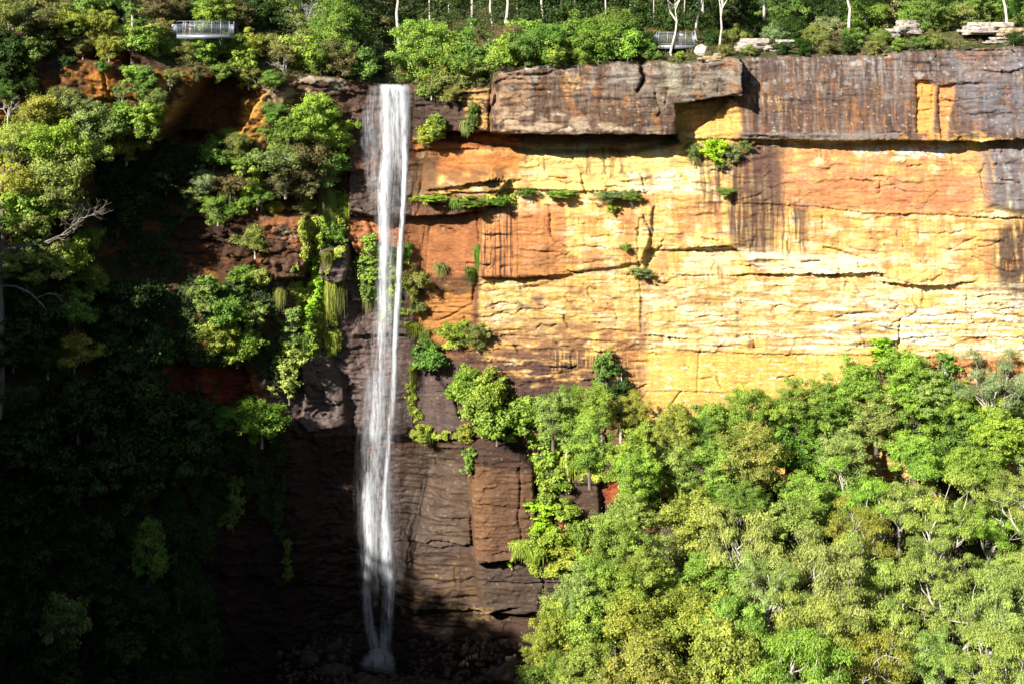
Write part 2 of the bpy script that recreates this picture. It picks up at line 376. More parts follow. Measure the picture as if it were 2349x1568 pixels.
# upper tier, dark varnish
up = [(1122, 100), (2640, 40), (2640, 310), (1960, 316), (1680, 316), (1650, 290), (1660, 236), (1545, 245), (1545, 306), (1122, 306)]
mu = pmask(up, 5)
mix(lin(112, 90, 82), mu); mix(lin(108, 84, 66), mu*sm(1760, 1640, Ug+60*n_mid)); mix(lin(132, 102, 78), mu*.8*sm(-.1, .25, n_mid)); mix(lin(150, 132, 120), mu*.7*streak(180, .06, -.02, .3, .006)); mix(lin(60, 48, 46), mu*.65*streak(181, .08, .08, .36, .006)); mix(lin(176, 168, 160), mu*.6*streak(182, .12, .2, .4, .01)*sm(250, 150, Vg)); mix(lin(190, 130, 80), mu*.55*sm(.2, .4, fbm(Ug/40, Vg/60, 4, 183))); mix(grey, mu*.75*streak(80, .1, .05, .35, .01)*sm(260, 130, Vg+20*n_mid))
mix(umber, mu*.55*streak(81, .06, .05, .35, .008)); mix(lin(200, 196, 188), mu*.6*sm(.22, .4, fbm(Ug/25, Vg/25, 5, 82))*sm(300, 140, Vg))
mix(lin(206, 146, 88), mu*.5*streak(83, .14, .26, .46, .005)*sm(1560, 1700, Ug)*sm(2250, 2150, Ug)*sm(170, 220, Vg)); mix(lin(188, 120, 74), mu*.5*streak(84, .12, .25, .4, .012)*sm(150, 200, Vg))
zone([(1128, 150), (1215, 170), (1205, 240), (1195, 300), (1128, 304)], lin(196, 158, 122), 12, .75, sm(-.35, .1, n_mid))
zone([(1290, 160), (1340, 172), (1330, 205), (1290, 210)], lin(224, 176, 110), 8, .7, sm(-.2, .2, n_fin))
zone([(1120, 240), (1300, 255), (1420, 285), (1540, 300), (1120, 306)], lin(205, 180, 150), 8, .8, sm(-.05, .2, n_mid))
zone([(1470, 140), (1700, 132), (1690, 215), (1550, 240), (1490, 250), (1465, 200)], lin(160, 148, 130), 12, .7, sm(-.3, .2, n_mid))
zone([(1520, 150), (1545, 150), (1555, 210), (1525, 215)], lin(196, 190, 160), 10, .5)
zone([(1400, 150), (1465, 142), (1462, 200), (1400, 190)], lin(180, 170, 158), 10, .7, sm(-.2, .2, n_mid))
zone([(1547, 246), (1665, 222), (1690, 240), (1700, 316), (1547, 306)], lin(250, 198, 112), 4, 1); mix(lin(214, 150, 90), pmask([(1600, 240), (1720, 220), (1720, 316), (1620, 306)], 10)*.8*streak(85, .2, -.05, .25, .006))
zone([(1700, 218), (1790, 222), (1790, 236), (1700, 234)], lin(235, 190, 140), 4, .6, streak(86, .5, -.1, .2, .02))
zone([(1775, 218), (1796, 222), (1794, 262), (1780, 262)], lin(248, 196, 120), 4, .9, streak(87, .6, -.1, .15, .01))
zone([(2095, 184), (2120, 186), (2140, 196), (2138, 250), (2128, 302), (2092, 302)], lin(246, 178, 98), 3, 1)
zone([(2146, 194), (2184, 192), (2175, 250), (2160, 312), (2146, 312)], lin(232, 164, 100), 3, 1)
for u in (1885, 1910, 1935, 1990, 2040, 2085, 1870, 2210):
    zone([(u, 165+(u*7) % 60), (u+5, 170), (u+6, 300), (u-1, 300)], lin(206, 150, 96), 3.5, .5, streak(88, .3, -.2, .3, .006))
zone([(2190, 118), (2300, 120), (2300, 180), (2200, 180)], lin(206, 138, 76), 14, .75, sm(-.3, .2, n_mid)); zone([(2160, 130), (2349, 120), (2349, 300), (2220, 290)], lin(134, 132, 138), 25, .75, sm(-.35, .1, n_mid))
zone([(1900, 130), (2080, 122), (2060, 190), (1960, 200)], lin(178, 176, 172), 20, .6, streak(89, .2, -.1, .3, .02))
zone([(2060, 298), (2260, 300), (2280, 316), (2030, 318)], lin(232, 172, 92), 4, .8, sm(-.2, .1, n_mid)); zone([(1690, 302), (2060, 300), (2040, 318), (1690, 318)], lin(150, 138, 132), 4, .7)
# below the overhang
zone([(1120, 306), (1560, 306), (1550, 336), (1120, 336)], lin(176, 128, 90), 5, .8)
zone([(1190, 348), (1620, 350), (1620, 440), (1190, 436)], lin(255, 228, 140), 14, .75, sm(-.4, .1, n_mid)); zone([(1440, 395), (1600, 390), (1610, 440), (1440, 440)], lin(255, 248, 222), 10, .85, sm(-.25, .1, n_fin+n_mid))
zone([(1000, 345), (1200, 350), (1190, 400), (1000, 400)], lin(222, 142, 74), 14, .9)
for u, v0, v1, wd in ((1350, 350, 395, 6), (1385, 345, 400, 5), (1402, 345, 410, 5), (1425, 350, 400, 6), (1255, 470, 560, 9), (1262, 555, 628, 12), (1470, 680, 760, 5), (1600, 860, 955, 7),
                      (1690, 690, 780, 6), (1960, 650, 760, 6), (1650, 590, 640, 8), (1720, 760, 800, 6), (1250, 360, 395, 3)):
    zone([(u-wd*.7, v0), (u+wd*.7, v0), (u+wd, v1), (u-wd, v1)], lin(112, 80, 66), 4, .8, streak(90, .4, -.35, .05, .01))
# dark drip curtains
drip = streak(91, .085, -.28, .25, .003)
zone([(1590, 335), (1690, 330), (1800, 322), (1800, 470), (1770, 560), (1748, 622), (1710, 600), (1690, 570), (1640, 500), (1600, 440)], lin(112, 80, 70), 22, .95, np.maximum(drip, sm(1660, 1730, Ug)*.75*sm(-.5, -.1, fbm(Ug/14, Vg/160, 4, 191))))
zone([(1700, 325), (1810, 322), (1790, 470), (1770, 470), (1730, 470), (1690, 440)], lin(108, 80, 72), 20, .85, sm(-.45, .05, fbm(Ug/16, Vg/120, 4, 192)))
zone([(1690, 440), (1860, 470), (1850, 600), (1770, 620), (1690, 560)], lin(104, 74, 62), 24, .9, streak(92, .12, -.12, .2, .003))
zone([(1790, 335), (2260, 340), (2240, 490), (2000, 486), (1800, 468)], lin(226, 152, 104), 16, .75, sm(-.3, .15, n_mid)); zone([(1810, 400), (2250, 410), (2240, 490), (1990, 486), (1800, 466)], lin(206, 128, 88), 20, .6)
zone([(1850, 500), (2280, 505), (2260, 600), (1850, 590)], lin(232, 170, 108), 25, .6, sm(-.1, .25, n_mid)); zone([(1960, 340), (2180, 340), (2170, 362), (1960, 352)], white, 8, .9, sm(-.1, .2, n_fin+n_mid))
zone([(1110, 490), (1290, 470), (1290, 640), (1098, 640)], lin(216, 136, 84), 12, .8); zone([(1105, 490), (1180, 480), (1200, 630), (1098, 635)], lin(88, 62, 54), 14, .95, streak(93, .16, -.1, .16, .003)); zone([(1108, 495), (1290, 480), (1290, 630), (1104, 634)], lin(238, 160, 96), 14, .75, streak(193, .2, .05, .25, .003))
zone([(1190, 560), (1420, 580), (1430, 625), (1190, 630)], lin(176, 126, 80), 14, .6, sm(-.2, .2, n_mid))
zone([(2250, 338), (2349, 330), (2640, 320), (2640, 490), (2349, 494), (2262, 470)], lin(118, 110, 116), 16, .92, sm(-.6, -.1, fbm(Ug/20, Vg/60, 4, 193))); mix(lin(186, 182, 178), pmask([(2270, 350), (2349, 340), (2349, 480), (2290, 470)], 20)*.7*sm(-.05, .35, fbm(Ug/16, Vg/50, 5, 94)))
zone([(2290, 520), (2349, 500), (2640, 500), (2640, 690), (2349, 690), (2290, 660), (2275, 600)], lin(92, 70, 62), 18, .95, sm(-.55, -.05, fbm(Ug/14, Vg/90, 4, 194))); mix(lin(220, 150, 80), pmask([(2280, 520), (2349, 505), (2349, 680), (2285, 660)], 8)*streak(95, .4, .2, .35, .004))
zone([(2270, 660), (2349, 650), (2640, 650), (2640, 800), (2349, 790), (2320, 720)], lin(120, 92, 80), 14, .8, sm(-.3, .1, n_hor))
# pale band and smooth yellow face
zone([(1690, 572), (2010, 590), (2020, 622), (1750, 626)], lin(255, 244, 205), 12, .85, sm(-.4, 0, n_hor)); zone([(1590, 576), (1688, 578), (1700, 622), (1560, 622)], lin(255, 240, 190), 8, .8, sm(-.3, .1, n_mid))
zone([(1480, 640), (2349, 650), (2349, 800), (1480, 790)], cream, 25, .6, sm(-.25, .2, n_hor+.4*n_fin)); zone([(1900, 690), (2349, 690), (2349, 800), (1900, 800)], white, 25, .6, sm(-.1, .2, n_hor+.4*n_fin))
zone([(1490, 640), (2000, 640), (2000, 770), (1490, 770)], lin(226, 172, 104), 25, .75, sm(-.02, .2, fbm(Ug/50, Vg/20, 5, 96)))
zone([(1480, 805), (2040, 812), (2080, 860), (2000, 1100), (1480, 1100)], lin(250, 206, 106), 14, .8); mix(lin(232, 176, 92), pmask([(1480, 805), (2040, 812), (2000, 1100), (1480, 1100)], 14)*.6*streak(97, .05, 0, .3, .008))
mix(white, pmask([(1500, 820), (2040, 820), (2000, 1000), (1500, 1000)], 14)*.7*sm(.3, .4, fbm(Ug/30, Vg/7, 4, 98)))
zone([(2050, 805), (2349, 830), (2349, 940), (2100, 930)], lin(208, 132, 86), 14, .8); zone([(2180, 930), (2349, 940), (2349, 1030), (2180, 1010)], white, 10, .8)
# tan to purple wall behind the slender trees
zone([(1085, 648), (1480, 645), (1480, 800), (1100, 800)], lin(226, 178, 110), 12, .7, sm(-.3, .2, n_mid)); zone([(1110, 655), (1300, 660), (1280, 800), (1120, 790)], lin(255, 226, 160), 16, .6, sm(-.1, .2, n_mid))
zone([(1180, 675), (1250, 675), (1240, 705), (1190, 705)], lin(130, 100, 84), 8, .85, sm(-.3, .1, n_mid)); zone([(1300, 650), (1340, 660), (1335, 710), (1310, 710)], lin(140, 100, 80), 8, .7, sm(-.3, .1, n_mid))
zone([(1090, 742), (1300, 735), (1490, 745), (1480, 800), (1490, 1010), (1100, 1010)], lin(164, 116, 80), 16, .85, sm(-.35, .1, n_mid+n_hor)); zone([(1060, 810), (1340, 800), (1440, 830), (1400, 940), (1100, 1000)], lin(108, 80, 70), 25, .95, sm(-.45, .0, n_hor+n_mid))
zone([(1130, 890), (1300, 880), (1200, 1010), (1100, 1000)], lin(96, 72, 66), 20, .8)
zone([(1340, 800), (1480, 800), (1480, 960), (1380, 960)], lin(186, 134, 84), 20, .6, sm(-.2, .2, n_hor)); zone([(1260, 800), (1480, 804), (1470, 860), (1260, 850)], lin(236, 186, 112), 8, .8, streak(99, .2, .05, .25, .01))
# around and behind the falls
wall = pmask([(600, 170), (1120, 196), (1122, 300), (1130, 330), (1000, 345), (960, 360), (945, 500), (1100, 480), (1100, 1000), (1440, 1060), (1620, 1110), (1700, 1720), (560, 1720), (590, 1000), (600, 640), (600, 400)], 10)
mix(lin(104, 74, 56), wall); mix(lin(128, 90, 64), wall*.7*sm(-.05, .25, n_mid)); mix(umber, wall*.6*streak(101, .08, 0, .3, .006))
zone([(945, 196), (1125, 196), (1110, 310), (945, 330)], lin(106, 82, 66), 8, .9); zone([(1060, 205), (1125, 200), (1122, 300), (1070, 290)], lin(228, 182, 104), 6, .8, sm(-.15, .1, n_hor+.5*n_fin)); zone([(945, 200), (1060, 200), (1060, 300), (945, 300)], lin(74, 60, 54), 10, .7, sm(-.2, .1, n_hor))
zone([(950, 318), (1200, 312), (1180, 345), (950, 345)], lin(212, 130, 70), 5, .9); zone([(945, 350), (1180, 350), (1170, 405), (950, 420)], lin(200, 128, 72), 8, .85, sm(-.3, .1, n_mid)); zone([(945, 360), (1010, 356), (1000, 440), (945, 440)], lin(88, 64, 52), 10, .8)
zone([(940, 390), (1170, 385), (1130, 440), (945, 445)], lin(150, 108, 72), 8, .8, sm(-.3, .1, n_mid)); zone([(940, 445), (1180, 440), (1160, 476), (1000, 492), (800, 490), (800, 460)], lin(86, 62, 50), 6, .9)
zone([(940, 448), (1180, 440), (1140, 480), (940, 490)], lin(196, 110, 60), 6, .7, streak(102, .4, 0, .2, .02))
zone([(798, 500), (1110, 492), (1100, 560), (1085, 630), (940, 640), (880, 620), (800, 560)], lin(190, 124, 76), 6, 1); mix(lin(158, 100, 62), pmask([(798, 500), (1110, 492), (1085, 640), (880, 640)], 8)*.7*sm(-.1, .25, n_mid)); mix(lin(120, 90, 72), pmask([(930, 490), (1080, 492), (1080, 520), (930, 512)], 5)*.7)
zone([(940, 640), (1090, 650), (1085, 760), (1000, 790), (940, 720)], lin(206, 142, 78), 10, .9); zone([(930, 630), (1090, 640), (1080, 680), (940, 680)], lin(92, 66, 50), 8, .8, sm(-.25, .1, n_mid)); zone([(960, 750), (1090, 760), (1090, 800), (1000, 830)], lin(190, 128, 76), 10, .7, sm(-.2, .1, n_mid))
zone([(905, 780), (965, 790), (945, 860), (915, 830)], lin(190, 110, 60), 5, .8)
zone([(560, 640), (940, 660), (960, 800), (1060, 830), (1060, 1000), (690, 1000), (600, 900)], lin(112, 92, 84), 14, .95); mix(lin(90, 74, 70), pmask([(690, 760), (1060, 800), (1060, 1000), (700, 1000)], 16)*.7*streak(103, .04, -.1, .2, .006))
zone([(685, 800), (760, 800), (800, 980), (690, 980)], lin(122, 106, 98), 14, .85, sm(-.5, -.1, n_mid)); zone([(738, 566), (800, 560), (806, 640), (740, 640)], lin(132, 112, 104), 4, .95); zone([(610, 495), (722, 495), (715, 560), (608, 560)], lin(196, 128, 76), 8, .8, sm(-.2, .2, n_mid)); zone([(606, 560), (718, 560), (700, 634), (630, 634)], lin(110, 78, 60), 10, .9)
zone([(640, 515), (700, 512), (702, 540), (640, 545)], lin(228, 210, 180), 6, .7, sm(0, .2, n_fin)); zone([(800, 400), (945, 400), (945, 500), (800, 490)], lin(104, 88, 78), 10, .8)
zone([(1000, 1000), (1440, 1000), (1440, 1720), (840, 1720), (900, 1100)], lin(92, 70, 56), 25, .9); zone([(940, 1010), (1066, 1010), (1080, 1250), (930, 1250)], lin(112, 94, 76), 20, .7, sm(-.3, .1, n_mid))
zone([(1068, 1012), (1232, 1040), (1236, 1262), (1084, 1264)], lin(122, 90, 66), 4, .95); mix(lin(146, 106, 72), pmask([(1070, 1040), (1130, 1040), (1130, 1250), (1086, 1250)], 8)*.6); mix(lin(70, 52, 46), pmask([(1068, 1012), (1236, 1012), (1236, 1075), (1068, 1050)], 8)*.7)
zone([(1236, 1080), (1400, 1080), (1400, 1262), (1240, 1262)], lin(102, 80, 68), 8, .9); zone([(1280, 1180), (1330, 1190), (1320, 1235), (1280, 1230)], lin(200, 88, 50), 5, .8, sm(-.1, .2, n_fin)); zone([(1380, 1090), (1420, 1100), (1420, 1150), (1390, 1150)], lin(196, 98, 56), 5, .8)
zone([(1090, 1262), (1400, 1270), (1360, 1400), (1100, 1390)], lin(102, 86, 74), 14, .8, sm(-.5, 0, n_mid)); zone([(900, 1300), (1100, 1270), (1110, 1400), (880, 1400)], lin(108, 82, 50), 18, .8, sm(-.2, .2, n_mid)); zone([(1030, 1385), (1130, 1380), (1130, 1425), (1030, 1425)], lin(168, 138, 84), 6, .8, sm(-.2, .1, n_hor+n_fin))
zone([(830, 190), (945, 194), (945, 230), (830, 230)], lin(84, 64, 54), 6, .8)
# left wall
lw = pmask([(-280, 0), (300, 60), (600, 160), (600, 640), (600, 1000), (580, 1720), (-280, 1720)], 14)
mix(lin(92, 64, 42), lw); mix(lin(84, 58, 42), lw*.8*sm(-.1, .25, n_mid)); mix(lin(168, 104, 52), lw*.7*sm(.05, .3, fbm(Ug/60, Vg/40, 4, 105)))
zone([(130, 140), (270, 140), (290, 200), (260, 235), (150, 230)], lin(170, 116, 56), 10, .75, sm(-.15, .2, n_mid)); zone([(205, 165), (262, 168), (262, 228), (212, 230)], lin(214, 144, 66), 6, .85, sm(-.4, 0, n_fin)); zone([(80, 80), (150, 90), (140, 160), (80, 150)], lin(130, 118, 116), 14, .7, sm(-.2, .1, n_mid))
zone([(370, 160), (460, 165), (450, 220), (400, 270), (370, 300)], lin(222, 166, 78), 8, .85, sm(-.25, .1, n_mid)); zone([(440, 180), (620, 170), (560, 300), (400, 330)], lin(128, 82, 40), 12, .95); mix(lin(96, 62, 36), pmask([(440, 180), (620, 170), (560, 300), (400, 330)], 12)*.6*streak(106, .08, 0, .3, .01))  # sunlit edge painted paler, the shaded hollow beside it painted darker
zone([(540, 235), (612, 210), (612, 330), (540, 320)], lin(224, 166, 76), 8, .85, sm(-.35, .05, n_mid)); zone([(590, 172), (720, 176), (720, 230), (610, 240)], lin(186, 160, 116), 10, .8, sm(-.25, .1, n_mid)); zone([(680, 170), (800, 180), (790, 210), (690, 205)], lin(190, 178, 160), 8, .8, sm(-.2, .1, n_mid))  # first zone paints the sunlight that reaches into the hollow
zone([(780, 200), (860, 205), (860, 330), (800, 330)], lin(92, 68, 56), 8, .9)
zone([(376, 830), (600, 830), (600, 965), (380, 960)], lin(128, 50, 28), 26, .9, sm(-.25, .2, n_mid+.5*n_fin)); zone([(400, 850), (560, 850), (560, 950), (420, 950)], lin(186, 66, 34), 20, .8, sm(.0, .3, fbm(Ug/22, Vg/16, 4, 241))); zone([(560, 690), (690, 700), (690, 830), (560, 830)], lin(130, 62, 36), 20, .7); zone([(-60, 866), (112, 864), (96, 990), (40, 1010), (-60, 1010)], lin(112, 104, 92), 5, .9); zone([(85, 866), (116, 868), (100, 980), (85, 980)], lin(150, 92, 48), 5, .9)  # first two zones: red bounce light painted into the rock colour
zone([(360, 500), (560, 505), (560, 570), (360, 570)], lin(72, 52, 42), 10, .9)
mix(C*.0+lin(226, 220, 208), .55*sm(.34, .46, n_fin+.3*n_mid)*np.clip(mu+.4*wall, 0, 1)*(hsh((Ug/5).astype(int), (Vg/4).astype(int)) > .6))
C *= (1+.16*n_fin+.12*fbm(Ug/4, Vg/3, 2, 107)+.10*n_hor)[..., None]
C *= (1-.5*sm(.06, 0, e1)*rough*(tier*.6))[..., None]
deep = sm(930, 1080, Vg+30*n_mid)*sm(1010, 800, Ug-.12*(Vg-1000)+40*n_mid)     # deeper shade of the lower gorge, painted into its dark wet rock
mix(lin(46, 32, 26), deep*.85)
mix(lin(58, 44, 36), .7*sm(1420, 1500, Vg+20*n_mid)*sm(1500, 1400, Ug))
C = np.clip(C, .006, .86)
wet = np.clip(pmask([(800, 200), (950, 196), (960, 400), (940, 800), (1000, 1000), (1060, 1250), (1110, 1420), (700, 1560), (660, 1000), (700, 800), (800, 500)], 40), 0, 1)

m, t, out, N = node_mat('sandstone'); ROCK = m
b = N('BsdfPrincipled'); at = N('Attribute', attribute_name='stain_shade'); wt = N('Attribute', attribute_name='wet')
geo = N('NewGeometry'); mp = N('Mapping'); mp.inputs['Scale'].default_value = (1.2, 1.2, 4.0)
t.links.new(geo.outputs['Position'], mp.inputs['Vector'])
nz = N('TexNoise'); nz.inputs['Scale'].default_value = 1.3; nz.inputs['Detail'].default_value = 7; nz.inputs['Roughness'].default_value = .68
t.links.new(mp.outputs[0], nz.inputs['Vector'])
mr = N('MapRange'); mr.inputs[1].default_value = .3; mr.inputs[2].default_value = .7; mr.inputs[3].default_value = .72; mr.inputs[4].default_value = 1.25
t.links.new(nz.outputs['Fac'], mr.inputs[0])
vm = N('VectorMath', operation='SCALE'); t.links.new(at.outputs['Color'], vm.inputs[0]); t.links.new(mr.outputs[0], vm.inputs['Scale'])
t.links.new(vm.outputs[0], b.inputs['Base Color'])
rr = N('MapRange'); rr.inputs[3].default_value = .92; rr.inputs[4].default_value = .5; t.links.new(wt.outputs['Fac'], rr.inputs[0]); t.links.new(rr.outputs[0], b.inputs['Roughness'])
b.inputs['Specular IOR Level'].default_value = .25
bp = N('Bump'); bp.inputs['Strength'].default_value = .55; bp.inputs['Distance'].default_value = .25
t.links.new(nz.outputs['Fac'], bp.inputs['Height']); t.links.new(bp.outputs[0], b.inputs['Normal'])
t.links.new(b.outputs[0], out.inputs[0])

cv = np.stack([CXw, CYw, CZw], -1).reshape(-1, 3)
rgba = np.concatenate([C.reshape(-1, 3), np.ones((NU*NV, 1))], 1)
me = mesh_np('cliff', cv, grid_quads(NU, NV), False, {'stain_shade': ('FLOAT_COLOR', 'POINT', rgba), 'wet': ('FLOAT', 'POINT', wet.ravel())}, ROCK)
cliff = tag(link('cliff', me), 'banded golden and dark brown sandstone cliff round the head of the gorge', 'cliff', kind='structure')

# ------------------------------------------------------------------ plateau above the cliff
backs = np.array([0, .5, 1, 2, 3, 4.5, 6, 8, 10, 13, 16, 20, 25, 31, 38, 47, 58, 72, 90, 115, 150, 200, 300])
SLOPE = [(-260, .42), (0, .42), (300, .40), (560, .34), (760, .26), (830, .12), (880, .06), (930, .06), (990, .2), (1100, .28), (1500, .24), (1700, .20), (2000, .22), (2349, .2), (2620, .2)]
top = np.stack([CXw[0], CYw[0], CZw[0]], 1)[::4]; ut = us[::4]
def plateau(U, bk):
    """ground point on the plateau bk metres behind the rim, along the line of sight's x"""
    i = np.clip(np.searchsorted(us, U), 0, NU-1)
    x, y, z = CXw[0, i], CYw[0, i], CZw[0, i]
    x2 = x*(1+bk/y*.9)
    return x2, y+bk, z+interp(SLOPE, U)*bk*np.where(bk > 60, 60/np.maximum(bk, 1), 1)**.35+np.maximum(.3-interp(SLOPE, U), 0)*np.maximum(bk-26, 0)*np.where(bk > 60, 60/np.maximum(bk, 1), 1)**.35+.9*fbm(x2/6, (y+bk)/5, 3, 120)*np.clip(bk/5, 0, 1)
gx, gy, gz = [], [], []
for k in backs:
    a = np.array([plateau(u, float(k)) for u in ut]); gx.append(a[:, 0]); gy.append(a[:, 1]); gz.append(a[:, 2])
pv = np.stack([np.array(gx), np.array(gy), np.array(gz)], -1)
m, t, out, N = node_mat('heath_soil'); SOIL = m
b = N('BsdfPrincipled'); b.inputs['Roughness'].default_value = .95; b.inputs['Specular IOR Level'].default_value = .1
geo = N('NewGeometry'); nz = N('TexNoise'); nz.inputs['Scale'].default_value = .35; nz.inputs['Detail'].default_value = 8; nz.inputs['Roughness'].default_value = .7
t.links.new(geo.outputs['Position'], nz.inputs['Vector'])
cr = N('ValToRGB'); t.links.new(nz.outputs['Fac'], cr.inputs['Fac'])
el = cr.color_ramp.elements; el[0].position = .3; el[0].color = (.03, .035, .012, 1); el[1].position = .78; el[1].color = (.30, .24, .16, 1)
e = el.new(.45); e.color = (.05, .06, .02, 1); e = el.new(.6); e.color = (.09, .09, .035, 1)
t.links.new(cr.outputs[0], b.inputs['Base Color']); t.links.new(b.outputs[0], out.inputs[0])
me = mesh_np('plateau_ground', pv.reshape(-1, 3), grid_quads(len(ut), len(backs))[:, ::-1], True, None, SOIL)
tag(link('plateau_ground', me), 'scrubby ground sloping up behind the cliff edge', 'ground', kind='structure')

# ------------------------------------------------------------------ gorge floor, bench under the forest and the left hand rim that shades the gorge
# the foot of the sunlight on the far wall, as points that the rim's shadow just reaches
TERM = [(-100, 560, 176), (60, 600, 181), (250, 640, 184), (420, 740, 187), (560, 860, 190), (660, 950, 193), (720, 1010, 195), (800, 1130, 197), (860, 1270, 198), (930, 1325, 198), (1040, 1395, 197),
        (1120, 1450, 190), (1230, 1495, 168), (1330, 1530, 158), (1500, 1560, 150), (1700, 1640, 140)]
pr = []
for U, V, y in TERM:
    p = Vector(P(U, V, y)); k = (-82-p.x)/SUND.x; q = p+SUND*k; pr.append((q.y, q.z))
pr.sort(); PRY = np.array([a for a, _ in pr]); PRZ = np.array([b for _, b in pr])
def rim_z(y): return np.interp(y, PRY, PRZ)
def ground(x, y):
    x = np.asarray(x, float); y = np.asarray(y, float)
    bench = -54+(y-192)*.40; floor = -81.5+(y-196)*.22
    z = floor+(bench-floor)*sm(6, 26, x-(196-y)*.10)
    z = z+.8*fbm(x/7, y/7, 3, 130)+sm(60, 20, y)*20
    near = sm(4, -8, y); z = z*(1-near)+8.0*near
    rz = rim_z(y)-4.5+1.5*fbm(x/9, y/9, 3, 131)
    left = sm(-72, -82, x-sm(60, 0, y)*-30)*sm(175, 165, y)
    return z*(1-left)+rz*left
gxs = np.concatenate([np.linspace(-900, -130, 12), np.arange(-126, 130, 2.5), np.linspace(140, 900, 12)]); gys = np.concatenate([np.linspace(-900, -30, 10), np.arange(-24, 200, 2.5)])
GX, GY = np.meshgrid(gxs, gys); GZ = ground(GX, GY)
m, t, out, N = node_mat('forest_floor'); FLOOR = m
b = N('BsdfPrincipled'); b.inputs['Roughness'].default_value = .95
geo = N('NewGeometry'); nz = N('TexNoise'); nz.inputs['Scale'].default_value = .5; nz.inputs['Detail'].default_value = 7
t.links.new(geo.outputs['Position'], nz.inputs['Vector']); cr = N('ValToRGB'); t.links.new(nz.outputs['Fac'], cr.inputs['Fac'])
cr.color_ramp.elements[0].color = (.02, .018, .01, 1); cr.color_ramp.elements[1].color = (.12, .085, .05, 1)
t.links.new(cr.outputs[0], b.inputs['Base Color']); t.links.new(b.outputs[0], out.inputs[0])
me = mesh_np('gorge_floor', np.stack([GX, GY, GZ], -1).reshape(-1, 3), grid_quads(len(gxs), len(gys))[:, ::-1], True, None, FLOOR)
tag(link('gorge_floor', me), 'dark earth and leaf litter on the gorge floor', 'ground', kind='structure')
# ------------------------------------------------------------------ plants: a few grown originals of each kind, placed again and again
R_ = random.Random(11); G_ = np.random.RandomState(5)

def leaf_mat(name, gloss=.35, trans=.38):
    m, t, out, N = node_mat(name)
    oi = N('ObjectInfo'); at = N('Attribute', attribute_name='tint')
    mr = N('MapRange'); mr.inputs[3].default_value = .50; mr.inputs[4].default_value = 1.45; t.links.new(at.outputs['Fac'], mr.inputs[0])
    sc = N('VectorMath', operation='SCALE'); t.links.new(oi.outputs['Color'], sc.inputs[0]); t.links.new(mr.outputs[0], sc.inputs['Scale'])
    hs = N('HueSaturation'); t.links.new(sc.outputs[0], hs.inputs['Color'])
    hr = N('MapRange'); hr.inputs[3].default_value = .508; hr.inputs[4].default_value = .478; t.links.new(at.outputs['Fac'], hr.inputs[0]); t.links.new(hr.outputs[0], hs.inputs['Hue'])
    b = N('BsdfPrincipled'); b.inputs['Roughness'].default_value = .55; b.inputs['Specular IOR Level'].default_value = gloss
    t.links.new(hs.outputs[0], b.inputs['Base Color'])
    tr = N('BsdfTranslucent'); t.links.new(hs.outputs[0], tr.inputs['Color'])
    ms = N('MixShader'); ms.inputs[0].default_value = trans
    t.links.new(b.outputs[0], ms.inputs[1]); t.links.new(tr.outputs[0], ms.inputs[2]); t.links.new(ms.outputs[0], out.inputs[0])
    return m
LEAF = leaf_mat('leaves'); FINE = leaf_mat('fine_leaves', .15, .34)
def bark_mat(name, c1, c2, scale):
    m, t, out, N = node_mat(name)
    b = N('BsdfPrincipled'); b.inputs['Roughness'].default_value = .85
    tc = N('TexCoord'); mp = N('Mapping'); mp.inputs['Scale'].default_value = (1, 1, .25); t.links.new(tc.outputs['Object'], mp.inputs['Vector'])
    nz = N('TexNoise'); nz.inputs['Scale'].default_value = scale; nz.inputs['Detail'].default_value = 6; t.links.new(mp.outputs[0], nz.inputs['Vector'])
    cr = N('ValToRGB'); cr.color_ramp.elements[0].position = .35; cr.color_ramp.elements[0].color = tuple(c1)+(1,)
    cr.color_ramp.elements[1].position = .62; cr.color_ramp.elements[1].color = tuple(c2)+(1,)
    t.links.new(nz.outputs['Fac'], cr.inputs['Fac']); t.links.new(cr.outputs[0], b.inputs['Base Color']); t.links.new(b.outputs[0], out.inputs[0])
    return m
BARK = bark_mat('brown_bark', (.06, .045, .035), (.2, .16, .12), 3.0)
PALE = bark_mat('pale_gum_bark', (.30, .25, .2), (.66, .6, .53), 2.2)
GREYB = bark_mat('grey_dead_wood', (.2, .18, .16), (.5, .46, .42), 3.0)

